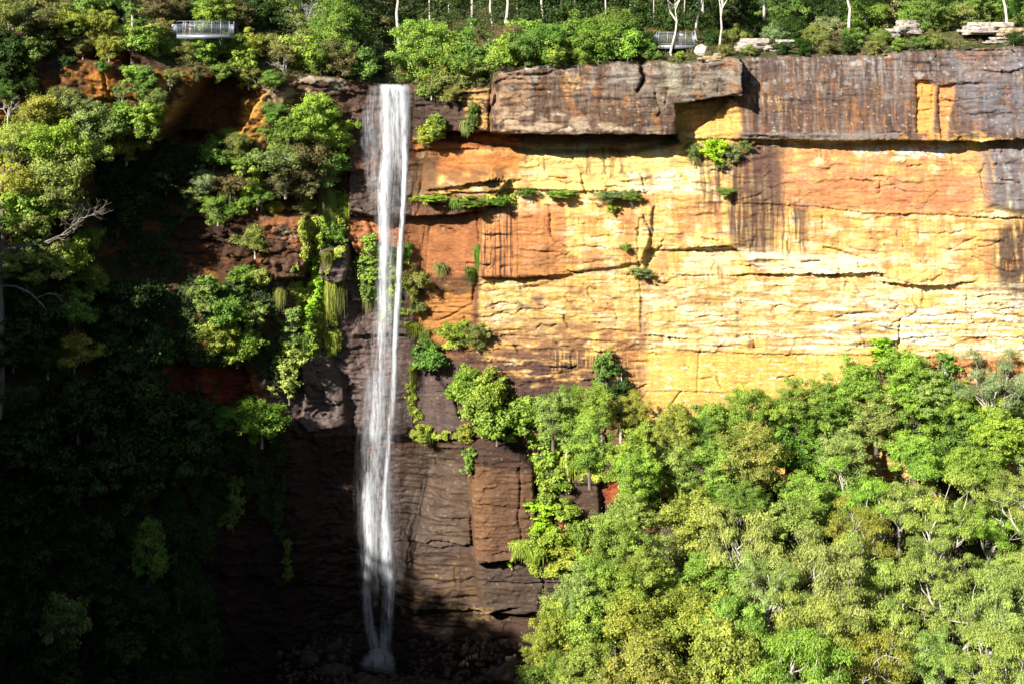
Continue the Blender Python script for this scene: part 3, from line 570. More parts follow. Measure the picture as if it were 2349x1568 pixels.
def unit(a): return a/np.maximum(np.linalg.norm(a, axis=-1, keepdims=True), 1e-9)
def leaf_quads(pos, nrm, L, W, rng, up=None):
    """one rhombus per leaf"""
    n = len(pos)
    r = unit(rng.normal(size=(n, 3))) if up is None else up
    tng = unit(r-(r*nrm).sum(1, keepdims=True)*nrm); bt = np.cross(nrm, tng)
    l = (L*rng.uniform(.7, 1.3, n))[:, None]; w_ = (W*rng.uniform(.7, 1.3, n))[:, None]
    V = np.stack([pos+tng*l, pos+bt*w_, pos-tng*l, pos-bt*w_], 1).reshape(-1, 3)
    return V, np.arange(4*n).reshape(-1, 4)
def clump_leaves(cent, rad, per, L, W, rng, droop=0.0, flat=.75, shell=.5, upb=.25, K=8):
    """sprays of leaves round twigs inside every clump; returns verts, quads, tints"""
    k = len(cent); cid = np.repeat(np.arange(k), np.full(k, per)); n = len(cid); fl = np.array([1, 1, flat])
    sd = rng.normal(size=(k, K, 3)); sd[..., 2] = sd[..., 2]*.9+.3; sd = unit(sd)
    sub = cent[:, None]+sd*fl*(rad[:, None]*rng.uniform(.3, 1.12, (k, K)))[..., None]; srad = rad[:, None]*rng.uniform(.24, .52, (k, K))
    sid = rng.randint(0, K, n); e = rng.normal(size=(n, 3)); e[:, 2] *= .62
    pos = sub[cid, sid]+e*(srad[cid, sid]*.66)[:, None]
    d = unit((pos-cent[cid])/fl)
    nrm = d*.62+unit(e)*.3+rng.normal(size=(n, 3))*.45; nrm[:, 2] += upb
    if droop: nrm[:, 2] *= (1-droop)
    nrm = unit(nrm)
    up = None
    if droop: up = unit(np.stack([rng.normal(0, .35, n), rng.normal(0, .35, n), -np.ones(n)], 1))
    V, Q = leaf_quads(pos, nrm, L, W, rng, up)
    ct = rng.uniform(.25, .75, k); st = rng.normal(0, .12, (k, K))
    tint = np.clip(ct[cid]+st[cid, sid]+rng.normal(0, .14, n), 0, 1)
    return V, Q, tint
def tubes(paths, sides=6):
    """tapered limbs: list of (points, radii)"""
    Vs, Qs, off = [], [], 0
    ang = np.linspace(0, 2*np.pi, sides, endpoint=False)
    for pts, rad in paths:
        p = np.asarray(pts, float); r = np.asarray(rad, float); n = len(p)
        t = unit(np.gradient(p, axis=0)); a = np.where(np.abs(t[:, 2:3]) > .9, [[1., 0, 0]], [[0, 0, 1.]])
        u = unit(np.cross(t, a)); v = np.cross(t, u)
        ring = p[:, None]+(u[:, None]*np.cos(ang)[None, :, None]+v[:, None]*np.sin(ang)[None, :, None])*r[:, None, None]
        Vs.append(ring.reshape(-1, 3))
        i = np.arange(n-1)[:, None]*sides; j = np.arange(sides)[None, :]; j2 = (j+1) % sides
        Qs.append(np.stack([(i+j), (i+j2), (i+sides+j2), (i+sides+j)], -1).reshape(-1, 4)+off); off += n*sides
    return np.concatenate(Vs), np.concatenate(Qs)
def bend(a, b, n, wob, rng, sag=0.0):
    a = np.asarray(a, float); b = np.asarray(b, float); t = np.linspace(0, 1, n)[:, None]
    L = np.linalg.norm(b-a); k = np.sin(t*np.pi)
    return a+(b-a)*t+k*rng.normal(0, wob*L, 3)+np.sin(t*2*np.pi)*rng.normal(0, wob*.5*L, 3)+k*np.array([0, 0, sag*L])
def skeleton(cent, h0, rt, rng, nl=5, lean=(0, 0), root=-2.5, wob=.08, fork=True):
    """trunk, main limbs and a branch to every leaf clump"""
    top = cent.mean(0); topz = cent[:, 2].max()
    fk = np.array([lean[0], lean[1], h0]); paths = []
    paths.append((np.concatenate([[[0, 0, root]], bend((0, 0, 0), fk, 5, wob*.6, rng)]), [rt*1.5, rt*1.25, rt*1.05, rt, rt*.93, rt*.86]))
    lead = np.array([top[0]*.8, top[1]*.8, h0+(topz-h0)*.8])
    paths.append((bend(fk, lead, 5, wob, rng), np.linspace(rt*.8, rt*.2, 5)))
    az = np.arctan2(cent[:, 1]-fk[1], cent[:, 0]-fk[0])+np.pi; grp = (az/(2*np.pi)*nl).astype(int) % nl
    for g in range(nl):
        mem = cent[grp == g]
        if not len(mem): continue
        st = fk+(lead-fk)*rng.uniform(0, .45); en = st+(mem.mean(0)-st)*.8
        lp = bend(st, en, 6, wob, rng, .05); paths.append((lp, np.linspace(rt*.6, rt*.18, 6)))
        for c in mem:
            s = lp[rng.randint(2, 6)]
            bp_ = bend(s, c, 4, wob, rng, .03); paths.append((bp_, np.linspace(rt*.24, rt*.05, 4)))
    return tubes(paths)

PROTO = {}      # kind -> list of dict(crown mesh, trunk mesh, width, height, zc)
def reg(kind, crown, trunk, zlo, zhi, wid):
    PROTO.setdefault(kind, []).append(dict(crown=crown, trunk=trunk, zc=(zlo+zhi)/2, h=zhi-zlo, w=wid))
def make(kind, cent, rad, per, L, W, h0, rt, rng, lmat, bmat, nl=5, lean=(0, 0), root=-2.5, wob=.08, **kw):
    V, Q, tn = clump_leaves(cent, rad, per, L, W, rng, **kw)
    cm = mesh_np('crown', V, Q, False, {'tint': ('FLOAT', 'FACE', tn)}, lmat)
    TV, TQ = skeleton(cent, h0, rt, rng, nl, lean, root, wob)
    tm = mesh_np('trunk', TV, TQ, True, None, bmat)
    lo = np.percentile(V, 1, axis=0); hi = np.percentile(V, 99, axis=0)
    reg(kind, cm, tm, lo[2], hi[2], (hi[0]-lo[0]+hi[1]-lo[1])/2)
for s in range(5):      # dense rainforest trees
    rng = np.random.RandomState(100+s); k = 58
    d = rng.normal(size=(k, 3)); d[:, 2] = np.abs(d[:, 2])*1.0-.25; d = unit(d); r = rng.uniform(.62, 1.0, k)
    cent = np.stack([d[:, 0]*3.3*r, d[:, 1]*3.3*r, 8.2+d[:, 2]*3.4*r], 1)+rng.normal(0, .25, (k, 3))
    cent[:, :2] *= (1+.28*np.sin(np.arctan2(cent[:, 1], cent[:, 0])*3+s*2))[:, None]
    make('rainforest_tree', cent, rng.uniform(.6, 1.3, k), 520, .125, .062, 4.2, .26, rng, LEAF, BARK, 6, flat=.8)
for s in range(6):      # gums: umbrella pads of leaves on pale limbs
    rng = np.random.RandomState(200+s); k = 38
    d = rng.normal(size=(k, 3)); d[:, 2] = np.abs(d[:, 2])*.8-.2; d = unit(d); r = rng.uniform(.5, 1.0, k)
    cent = np.stack([d[:, 0]*4.0*r, d[:, 1]*4.0*r, 10.0+d[:, 2]*3.8*r], 1)
    grp = rng.normal(0, 1.0, (8, 3))*[1.3, 1.3, .9]; cent += grp[rng.randint(0, 8, k)]
    make('gum_tree', cent, rng.uniform(.6, 1.45, k), 620, .13, .04, 5.0, .27, rng, FINE, PALE, 5, (rng.normal(0, .6), rng.normal(0, .6)), wob=.12, droop=.2, flat=.52, shell=.35, upb=.55)
for s in range(4):      # bushy trees leafed to the ground
    rng = np.random.RandomState(150+s); k = 64
    d = rng.normal(size=(k, 3)); d[:, 2] = d[:, 2]*.9+.15; d = unit(d); r = rng.uniform(.45, 1.0, k)
    cent = np.stack([d[:, 0]*2.6*r, d[:, 1]*2.6*r, 3.1+d[:, 2]*2.9*r], 1)+rng.normal(0, .25, (k, 3))
    cent[:, :2] *= (1+.25*np.sin(np.arctan2(cent[:, 1], cent[:, 0])*3+s*2))[:, None]
    make('bushy_tree', cent, rng.uniform(.45, 1.0, k), 420, .095, .048, 1.0, .16, rng, LEAF, BARK, 6, root=-1.0, flat=.75, shell=.4)
for s in range(6):      # rounded shrubs with fine leaves
    rng = np.random.RandomState(300+s); k = 34
    d = rng.normal(size=(k, 3)); d[:, 2] = d[:, 2]*.9+.1; d = unit(d); r = rng.uniform(.35, 1.0, k)
    cent = np.stack([d[:, 0]*1.4*r, d[:, 1]*1.4*r, 1.25+d[:, 2]*1.1*r], 1)+rng.normal(0, .14, (k, 3))
    cent[:, :2] *= (1+.25*np.sin(np.arctan2(cent[:, 1], cent[:, 0])*3+s*2))[:, None]
    make('fine_shrub', cent, rng.uniform(.28, .62, k), 430, .062, .026, .3, .06, rng, FINE, GREYB, 5, root=-.2, wob=.14, flat=.62, shell=.3, upb=.4)
for s in range(5):      # broad leaved shrubs
    rng = np.random.RandomState(350+s); k = 30
    d = rng.normal(size=(k, 3)); d[:, 2] = d[:, 2]*.9+.05; d = unit(d); r = rng.uniform(.35, 1.0, k)
    cent = np.stack([d[:, 0]*1.3*r, d[:, 1]*1.3*r, 1.3+d[:, 2]*1.25*r], 1)+rng.normal(0, .15, (k, 3))
    cent[:, :2] *= (1+.25*np.sin(np.arctan2(cent[:, 1], cent[:, 0])*2+s*2))[:, None]
    make('leafy_shrub', cent, rng.uniform(.3, .6, k), 270, .088, .052, .3, .06, rng, LEAF, BARK, 5, root=-.2, wob=.12, flat=.8, shell=.3)
for s in range(3):      # slender trees, clumps up a thin trunk
    rng = np.random.RandomState(400+s); k = 26
    z = rng.uniform(2.6, 9.2, k); a = rng.uniform(0, 6.28, k); rr_ = rng.uniform(.2, 1, k)*(1.35-.09*z)*1.15
    cent = np.stack([np.cos(a)*rr_, np.sin(a)*rr_, z], 1); cent[:, 0] += (z-5)*.12*(s-1)
    make('slender_tree', cent, rng.uniform(.45, .8, k), 220, .14, .07, 6.5, .12, rng, LEAF, PALE, 4, ((s-1)*.3, 0), root=-1.5, wob=.05, flat=.7)
for s in range(3):      # leafy curtains hanging down a rock face
    rng = np.random.RandomState(450+s); k = 24
    z = rng.uniform(.3, 5.6, k); cent = np.stack([rng.normal(0, .55, k), rng.normal(-.3, .2, k), z], 1)
    make('hanging_shrub', cent, rng.uniform(.35, .7, k), 190, .13, .075, 4.5, .06, rng, LEAF, BARK, 3, root=-.2, wob=.05, flat=.9, shell=.3)
def strands(n, length, spread, rng, drop=.9, width=.018, seg=5):
    t = np.linspace(0, 1, seg); a = rng.uniform(0, 6.283, n); sp = spread*rng.uniform(.2, 1.1, n); ln = length*rng.uniform(.2, 1.1, n)**1.2
    rad = sp[:, None]*(1-np.exp(-3*t))[None, :]; z = .35*sp[:, None]*np.sin(t*np.pi*.8)[None, :]-ln[:, None]*drop*t[None, :]**1.3
    base = rng.normal(0, spread*.45, (n, 2)); z = z+rng.normal(0, .16, n)[:, None]; z = z*(1-.55*np.clip(np.abs(base[:, :1])/spread/1.1, 0, 1))
    x = base[:, :1]+np.cos(a)[:, None]*rad; y = base[:, 1:]+np.sin(a)[:, None]*rad*.7-.1
    wv = np.stack([np.ones(n), rng.normal(0, .3, n), np.zeros(n)], 1)*(width*rng.uniform(.6, 1.5, n))[:, None]
    c = np.stack([x, y, z], -1); tp = (1-.75*t)[None, :, None]
    V = np.stack([c-wv[:, None]*tp, c+wv[:, None]*tp], 2).reshape(-1, 3)
    i = (np.arange(n)[:, None]*seg+np.arange(seg-1)[None, :])*2
    Q = np.stack([i, i+1, i+3, i+2], -1).reshape(-1, 4)
    return V, Q, np.repeat(np.clip(rng.uniform(.2, .9, n), 0, 1), seg-1)
for s in range(3):      # hanging grass and fern tufts
    rng = np.random.RandomState(500+s)
    V, Q, tn = strands(330, 2.2, .5, rng); cm = mesh_np('blades', V, Q, False, {'tint': ('FLOAT', 'FACE', tn)}, FINE)
    V2, Q2, t2 = clump_leaves(rng.normal(0, .22, (7, 3))*[1, .5, .4], rng.uniform(.2, .4, 7), 60, .09, .05, rng)
    tm = mesh_np('leafy_top', V2, Q2, False, {'tint': ('FLOAT', 'FACE', t2)}, LEAF)
    reg('hanging_tuft', cm, tm, -2.1, .2, 1.3)
for s in range(2):      # tree ferns
    rng = np.random.RandomState(540+s); Vs, Qs, T = [], [], []; off = 0
    for f in range(15):
        a = f/15*6.283+rng.normal(0, .1); L = rng.uniform(1.2, 1.6); t = np.linspace(.05, 1, 22)
        r = L*t; z = 1.5+L*(.55*t-.75*t*t); c = np.stack([np.cos(a)*r, np.sin(a)*r, z], 1); sd = np.array([-np.sin(a), np.cos(a), 0]); dr = np.array([np.cos(a), np.sin(a), 0])
        for q in range(22):
            ln = .34*math.sin(min(1, t[q]+.12)*math.pi)**.7+.03
            for sg in (-1, 1):
                p0 = c[q]; p1 = c[q]+sd*sg*ln+dr*ln*.35-np.array([0, 0, .12*ln]); wv = dr*.035
                Vs += [p0-wv, p0+wv, p1+wv*.4, p1-wv*.4]; Qs.append([off, off+1, off+2, off+3]); off += 4; T.append(rng.uniform(.4, .9))
    cm = mesh_np('fronds', np.array(Vs), np.array(Qs), False, {'tint': ('FLOAT', 'FACE', T)}, LEAF)
    TV, TQ = tubes([(bend((0, 0, -1), (0, 0, 1.5), 5, .02, rng), [.16, .15, .13, .12, .1])]); tm = mesh_np('trunk', TV, TQ, True, None, BARK)
    reg('tree_fern', cm, tm, .8, 1.7, 2.9)
def twigs(p, d, L, r, depth, rng, out, spread=.6, up=.1):
    e = p+d*L; path = bend(p, e, 4, .08, rng); out.append((path, np.linspace(r, r*.6, 4)))
    if depth == 0: return
    for q in range(rng.randint(2, 4)):
        nd = unit(d+rng.normal(0, spread, 3)+np.array([0, 0, up])); twigs(path[rng.randint(2, 4)], nd, L*rng.uniform(.55, .85), r*.58, depth-1, rng, out, spread, up)
for s in range(3):      # bare dead bushes and branches
    rng = np.random.RandomState(560+s); out_ = [([(0, 0, -.8), (0, 0, .02)], [.09, .08])]
    for q in range(4): twigs(np.array([0, 0, 0.]), unit(np.array([rng.normal(0, .7), rng.normal(0, .4), .8])), 1.0, .06, 4, rng, out_)
    TV, TQ = tubes(out_, 4); tm = mesh_np('branches', TV, TQ, True, None, GREYB); lo, hi = TV.min(0), TV.max(0)
    reg('dead_shrub', None, tm, 0, hi[2], hi[0]-lo[0])

PARTN = {'hanging_tuft': ('blades', 'leafy_top'), 'tree_fern': ('fronds', 'trunk'), 'dead_shrub': (None, 'branches')}
CATS = {'rainforest_tree': 'tree', 'gum_tree': 'tree', 'slender_tree': 'tree', 'bushy_tree': 'tree', 'fine_shrub': 'shrub', 'leafy_shrub': 'shrub', 'hanging_shrub': 'shrub', 'hanging_tuft': 'fern', 'tree_fern': 'tree fern', 'dead_shrub': 'dead shrub'}
KG = 1.66
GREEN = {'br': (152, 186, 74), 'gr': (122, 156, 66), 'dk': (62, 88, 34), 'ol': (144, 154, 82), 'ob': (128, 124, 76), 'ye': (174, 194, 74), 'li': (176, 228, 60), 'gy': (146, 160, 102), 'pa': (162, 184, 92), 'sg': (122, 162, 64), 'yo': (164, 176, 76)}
_vi = {}
def plant(kind, loc, s, col, label, group=None, sz=None, var=None, rz=None, tilt=None):
    pr = PROTO[kind]; i = _vi.get(kind, 0); _vi[kind] = i+1
    p = pr[(i if var is None else var) % len(pr)]
    o = empty(kind, loc, R_.uniform(0, 6.28) if rz is None else rz); o.scale = (s, s, sz or s)
    if tilt: o.rotation_euler = (tilt[0], tilt[1], o.rotation_euler[2])
    tag(o, label, CATS[kind], group)
    cn, tn = PARTN.get(kind, ('crown', 'trunk'))
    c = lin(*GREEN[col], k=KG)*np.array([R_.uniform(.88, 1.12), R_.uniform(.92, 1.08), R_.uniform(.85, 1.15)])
    if p['crown']:
        k = link(cn, p['crown'], o); k.color = (c[0], c[1], c[2], 1)
    k = link(tn, p['trunk'], o); k.color = (c[0], c[1], c[2], 1)
    return o
def proto(kind, var=None): return PROTO[kind][(_vi.get(kind, 0) if var is None else var) % len(PROTO[kind])]
def on_wall(kind, U, V, wpx, col, label, group=None, hpx=None, off=.32, **kw):
    """a plant growing off the rock: (U, V) its middle, wpx its width in the photograph"""
    p = proto(kind, kw.get('var')); y = wall_y(U, V); W = wpx*y/F; y -= W*off
    s = W/p['w']; sz = (hpx*y/F/p['h']) if hpx else s
    x, y, z = P(U, V, y)
    return plant(kind, (x, y, z-p['zc']*sz), s, col, label, group, sz=sz, **kw)
def on_top(kind, U, V, wpx, col, label, group=None, hpx=None, **kw):
    """a plant standing on the plateau whose middle is seen at (U, V)"""
    p = proto(kind, kw.get('var')); best = None
    for bk in np.arange(.3, 70, .4):
        x, y, z = plateau(U, bk); s = wpx*y/F/p['w']; sz = (hpx*y/F/p['h']) if hpx else s
        vb = VH+(ZC-(z+p['zc']*sz))*F/y
        e = abs(vb-V)
        if best is None or e < best[0]: best = (e, bk, s, sz)
        if vb < V-1: break
    x, y, z = plateau(U, best[1]); X = (U-CX)*y/F
    return plant(kind, (X, y, z-.1), best[2], col, label, group, sz=best[3], **kw)
ORD = ['first', 'second', 'third', 'fourth', 'fifth', 'sixth', 'seventh', 'eighth', 'ninth', 'tenth', 'eleventh', 'twelfth', 'thirteenth', 'fourteenth', 'fifteenth', 'sixteenth', 'seventeenth', 'eighteenth', 'nineteenth', 'twentieth', 'twenty-first', 'twenty-second', 'twenty-third', 'twenty-fourth', 'twenty-fifth', 'twenty-sixth', 'twenty-seventh', 'twenty-eighth', 'twenty-ninth', 'thirtieth']
CW = {'br': 'bright green', 'gr': 'mid green', 'dk': 'dark green', 'ol': 'olive', 'ob': 'brownish', 'ye': 'yellowish', 'li': 'lime green', 'gy': 'greyish', 'pa': 'pale green', 'sg': 'rich green', 'yo': 'golden olive'}
KW = {'rainforest_tree': 'leafy tree', 'gum_tree': 'gum tree', 'bushy_tree': 'bushy tree', 'slender_tree': 'slender tree', 'fine_shrub': 'feathery shrub', 'leafy_shrub': 'leafy shrub', 'hanging_shrub': 'hanging shrub', 'hanging_tuft': 'hanging tuft', 'tree_fern': 'tree fern', 'dead_shrub': 'bare dead shrub'}
def row(fn, items, where, group):
    """a row of plants read from left to right; the label says which"""
    items = sorted(items, key=lambda a: a[1]); n = len(items)
    for i, it in enumerate(items):
        kind, U, V, wp, col = it[:5]; hp = it[5] if len(it) > 5 else None
        lab = '%s %s, %s from left %s' % (CW[col], KW[kind], ORD[i], where)
        if kind == 'dead_shrub': lab = '%s, %s from left %s' % (KW[kind], ORD[i], where)
        fn(kind, U, V, wp, col, lab, group, hpx=hp)

bt = 'bushy_tree'
fs, ls, rt_, gt, sl_, hs_, ht, tf, ds = 'fine_shrub', 'leafy_shrub', 'rainforest_tree', 'gum_tree', 'slender_tree', 'hanging_shrub', 'hanging_tuft', 'tree_fern', 'dead_shrub'
# --- the top left slope and the scrub about the left lookout
row(on_top, [(fs, 20, 22, 95, 'ol'), (fs, 62, 40, 80, 'gy'), (ls, 112, 22, 80, 'ol'), (fs, 150, 42, 80, 'yo'), (ls, 205, 22, 85, 'gr'), (fs, 255, 30, 85, 'dk'), (sl_, 303, 28, 60, 'gr', 120), (fs, 352, 20, 80, 'ob'), (fs, 400, 18, 60, 'ob'), (bt, 484, 22, 90, 'br'), (fs, 545, 26, 90, 'ob'), (ls, 592, 28, 80, 'dk'), (ls, 640, 30, 80, 'gr'), (bt, 770, 40, 130, 'gr'), (fs, 850, 50, 90, 'ob'), (fs, 700, 62, 80, 'ol')], 'along the top left edge of the photo', 'shrubs and trees along the top left')
row(on_top, [(fs, 30, 70, 85, 'ol'), (fs, 105, 72, 70, 'ob'), (ls, 160, 74, 60, 'gr'), (fs, 230, 84, 80, 'yo'), (ls, 318, 92, 80, 'br'), (fs, 372, 70, 75, 'ol'), (ls, 385, 108, 55, 'br'), (ls, 335, 140, 75, 'br'), (fs, 425, 118, 60, 'ol'), (ls, 470, 116, 70, 'br'), (ls, 520, 106, 70, 'gr'), (fs, 565, 104, 90, 'ye'), (ls, 560, 132, 60, 'br'), (fs, 615, 108, 80, 'ol'), (fs, 655, 118, 90, 'ol'), (ls, 705, 120, 95, 'br'), (fs, 752, 104, 110, 'gr'), (fs, 778, 142, 100, 'ob'), (ls, 822, 158, 80, 'gr'), (fs, 800, 100, 80, 'ob'), (ls, 850, 140, 70, 'dk'), (fs, 735, 152, 80, 'gr')], 'of the belt under the left lookout', 'shrubs under the left lookout')
on_top(ds, 655, 150, 75, 'ol', 'tangled bare grey dead bush leaning over the shaded rock', 'bare dead shrubs')
on_top(ds, 712, 34, 130, 'ol', 'large bare grey dead tree right of the left lookout', 'bare dead shrubs')
# --- the round mound of scrub right of the falls' lip
row(on_top, [(bt, 975, 140, 130, 'br'), (fs, 1010, 118, 120, 'yo'), (fs, 960, 165, 80, 'ol'), (fs, 1050, 150, 120, 'gr'), (fs, 1020, 168, 90, 'yo'), (fs, 1085, 165, 80, 'ol'), (fs, 1086, 92, 110, 'gr'), (ls, 1110, 140, 100, 'gr'), (fs, 1150, 96, 100, 'ob'), (ls, 1158, 152, 80, 'br'), (fs, 1205, 120, 95, 'gr'), (ls, 1212, 80, 80, 'br'), (fs, 1262, 112, 100, 'gr'), (ls, 1272, 130, 80, 'br')], 'on the scrub mound beside the waterfall lip', 'shrubs on the mound beside the waterfall lip')
row(on_wall, [(fs, 990, 186, 70, 'ol'), (ls, 1018, 200, 60, 'ol'), (ls, 972, 208, 34, 'br'), (fs, 1040, 214, 50, 'ol')], 'draped over the rim right of the waterfall', 'shrubs draped over the rim')
row(on_top, [(fs, 1320, 82, 130, 'gr'), (fs, 1372, 98, 120, 'sg'), (fs, 1412, 66, 110, 'gr'), (ls, 1440, 104, 80, 'br'), (fs, 1455, 84, 90, 'dk'), (ls, 1488, 120, 40, 'gr'), (fs, 1345, 118, 70, 'br'), (ls, 1395, 124, 60, 'gr')], 'in the scrub left of the right lookout', 'shrubs left of the right lookout')
row(on_top, [(fs, 1640, 86, 50, 'dk'), (fs, 1690, 82, 60, 'ol'), (fs, 1725, 70, 70, 'dk'), (fs, 1775, 78, 60, 'gy'), (fs, 1815, 66, 70, 'dk'), (fs, 1865, 74, 60, 'ol'), (fs, 1905, 60, 60, 'gy'), (fs, 1925, 80, 50, 'ob'), (ls, 1955, 84, 50, 'gr'), (fs, 1985, 40, 90, 'gr'), (fs, 2020, 84, 46, 'ol'), (ls, 2040, 30, 90, 'gy'), (fs, 2100, 36, 80, 'gr'), (bt, 2140, 14, 100, 'gr'), (fs, 2135, 84, 50, 'ob'), (fs, 2190, 34, 80, 'ol'), (fs, 2240, 22, 80, 'ol'), (ls, 2345, 30, 60, 'gr'), (fs, 2335, 46, 40, 'ol'), (bt, 2270, 4, 90, 'gr'), (bt, 1690, 16, 110, 'dk'), (bt, 1800, 12, 110, 'gr'), (bt, 1905, 8, 100, 'dk'), (bt, 2340, 4, 90, 'gr')], 'in the right rim bush', 'bush along the right rim')
row(on_top, [(fs, 1560, 126, 26, 'ye'), (fs, 1660, 122, 30, 'ol'), (fs, 1720, 116, 34, 'ol'), (ls, 1790, 114, 34, 'dk'), (fs, 1840, 112, 50, 'dk'), (fs, 1900, 110, 46, 'ob'), (ls, 1950, 114, 40, 'dk'), (ls, 2062, 106, 34, 'br'), (fs, 2010, 108, 44, 'ol'), (fs, 2110, 102, 40, 'gr'), (fs, 2150, 98, 40, 'ol'), (fs, 2325, 96, 40, 'dk')], 'along the right cliff edge', 'low shrubs at the cliff edge')
# --- left wall
row(on_wall, [(ds, 18, 240, 100, 'ol'), (fs, 88, 262, 110, 'yo'), (fs, 170, 246, 90, 'gy'), (fs, 30, 330, 120, 'pa'), (fs, 120, 330, 130, 'br'), (fs, 210, 290, 110, 'pa'), (fs, 190, 350, 110, 'yo'), (ls, 270, 278, 100, 'gr'), (fs, 290, 330, 90, 'yo'), (ls, 342, 264, 70, 'ye'), (ls, 325, 205, 55, 'gr'), (fs, 130, 400, 140, 'pa'), (fs, 40, 420, 150, 'yo'), (ls, 60, 490, 130, 'br'), (fs, 150, 470, 100, 'gy'), (ls, 250, 370, 90, 'dk'), (fs, 355, 225, 50, 'ol'), (ls, 345, 300, 60, 'gr')], 'in the sunlit mass on the far left wall', 'sunlit shrubs on the left wall')
row(on_wall, [(ds, 205, 490, 80, 'ol'), (ds, 140, 690, 70, 'ol'), (ds, 520, 400, 50, 'ol'), (ds, 600, 445, 50, 'ol'), (ds, 285, 225, 50, 'ol'), (ds, 240, 520, 60, 'ol'), (ds, 690, 440, 44, 'ol'), (ds, 60, 560, 70, 'ol'), (ds, 390, 190, 40, 'ol')], 'of the bare bushes on the left wall', 'bare dead shrubs on the left wall')
on_wall(tf, 311, 258, 50, 'li', 'small vivid lime tree fern high on the left wall', 'tree ferns')
row(on_wall, [(ls, 20, 105, 80, 'dk'), (ls, 55, 118, 70, 'gr'), (ls, 20, 165, 70, 'dk'), (fs, 60, 200, 60, 'dk'), (ls, 105, 98, 60, 'ol'), (fs, 10, 205, 70, 'gr'), (fs, 120, 112, 40, 'dk'), (ls, 300, 170, 46, 'br'), (fs, 250, 108, 60, 'yo'), (fs, 190, 104, 60, 'ol'), (ls, 155, 150, 44, 'dk'), (fs, 280, 205, 50, 'ol'), (fs, 140, 225, 60, 'ol'), (ls, 235, 150, 30, 'gr'), (ls, 330, 175, 50, 'gr'), (fs, 395, 176, 46, 'ol'), (fs, 450, 166, 50, 'ob'), (ls, 505, 168, 44, 'gr'), (fs, 570, 178, 60, 'ol'), (fs, 625, 182, 54, 'gr'), (ls, 350, 225, 40, 'gr')], 'on the broken rock of the top left', 'shrubs on the broken rock')
row(on_wall, [(sl_, 35, 165, 20, 'ye', 50), (sl_, 72, 178, 18, 'ye', 56)], 'beside the brown rock band', 'thin bushes on the left rock band')
row(on_wall, [(ls, 90, 600, 110, 'gr'), (ls, 160, 590, 90, 'ye'), (ls, 50, 640, 110, 'dk'), (fs, 210, 640, 80, 'gr'), (ls, 170, 700, 90, 'gr'), (ls, 90, 730, 120, 'dk'), (ls, 30, 780, 110, 'dk'), (fs, 170, 800, 100, 'yo'), (fs, 110, 820, 80, 'dk'), (ls, 240, 760, 90, 'dk'), (ls, 200, 550, 60, 'gr')], 'in the half shade around the pale trunk', 'half shaded shrubs on the left wall')
row(on_wall, [(ls, 490, 345, 70, 'gr'), (ls, 522, 318, 55, 'gr'), (ls, 566, 372, 70, 'br'), (fs, 545, 330, 60, 'ol'), (fs, 528, 420, 90, 'ob'), (fs, 470, 410, 70, 'gy'), (fs, 500, 480, 80, 'gr'), (ls, 574, 425, 50, 'li'), (ls, 556, 468, 50, 'br'), (ls, 440, 385, 50, 'dk'), (ls, 440, 450, 50, 'ol'), (fs, 590, 445, 60, 'gr')], 'in the column of bushes below the orange rock', 'bushes below the orange rock')
row(on_wall, [(fs, 630, 256, 52, 'gr'), (fs, 668, 300, 105, 'gr'), (fs, 712, 254, 100, 'br'), (fs, 742, 300, 105, 'br'), (fs, 776, 325, 70, 'br'), (fs, 640, 365, 100, 'ol'), (fs, 705, 360, 115, 'ob'), (fs, 752, 386, 95, 'gr'), (fs, 655, 410, 95, 'ob'), (fs, 715, 415, 80, 'ob'), (ls, 648, 318, 60, 'br'), (ls, 732, 235, 45, 'br')], 'in the big bush cluster left of the waterfall', 'big bush cluster left of the waterfall')
on_wall(fs, 631, 480, 46, 'ye', 'small round ball of a shrub on the rock shelf', 'shrubs on the rock shelves')
on_wall(fs, 585, 545, 78, 'ol', 'olive bush overhanging the left side of the brown slab', 'shrubs on the rock shelves')
on_wall(fs, 690, 482, 50, 'ol', 'straggly shrub hanging right of the round ball shrub', 'shrubs on the rock shelves')
on_wall(ls, 762, 540, 66, 'gr', 'bluish green shrub above the grey boulder slab', 'shrubs on the rock shelves')
row(on_wall, [(hs_, 738, 525, 32, 'br', 90), (hs_, 725, 590, 40, 'ye', 110), (hs_, 718, 660, 48, 'li', 120), (hs_, 745, 740, 44, 'ye', 150), (hs_, 705, 770, 40, 'br', 90)], 'in the cascade left of the slab', 'cascade of plants left of the boulder slab')
row(on_wall, [(ht, 705, 440, 26, 'ol', 70), (ht, 742, 480, 22, 'ol', 90), (ht, 758, 490, 26, 'ol', 110), (ht, 798, 475, 22, 'yo', 60), (ht, 746, 600, 32, 'yo', 44), (ht, 756, 690, 40, 'yo', 110), (ht, 780, 684, 34, 'ol', 110), (ht, 735, 700, 34, 'gr', 110), (ht, 640, 690, 26, 'ol', 60), (ht, 720, 790, 34, 'ol', 80), (ht, 760, 790, 30, 'yo', 60), (ht, 690, 800, 34, 'gr', 70), (ht, 845, 690, 34, 'ol', 70)], 'of the tufts left of the waterfall', 'hanging grass tufts left of the waterfall')
row(on_wall, [(hs_, 838, 590, 64, 'br', 110), (hs_, 842, 640, 60, 'gr', 100), (ls, 905, 588, 40, 'gr'), (ls, 932, 576, 38, 'gr'), (fs, 948, 640, 74, 'ol'), (ls, 958, 700, 38, 'ol'), (hs_, 895, 680, 34, 'ye', 110)], 'of the shrubs growing behind the falling water', 'shrubs behind the falling water')
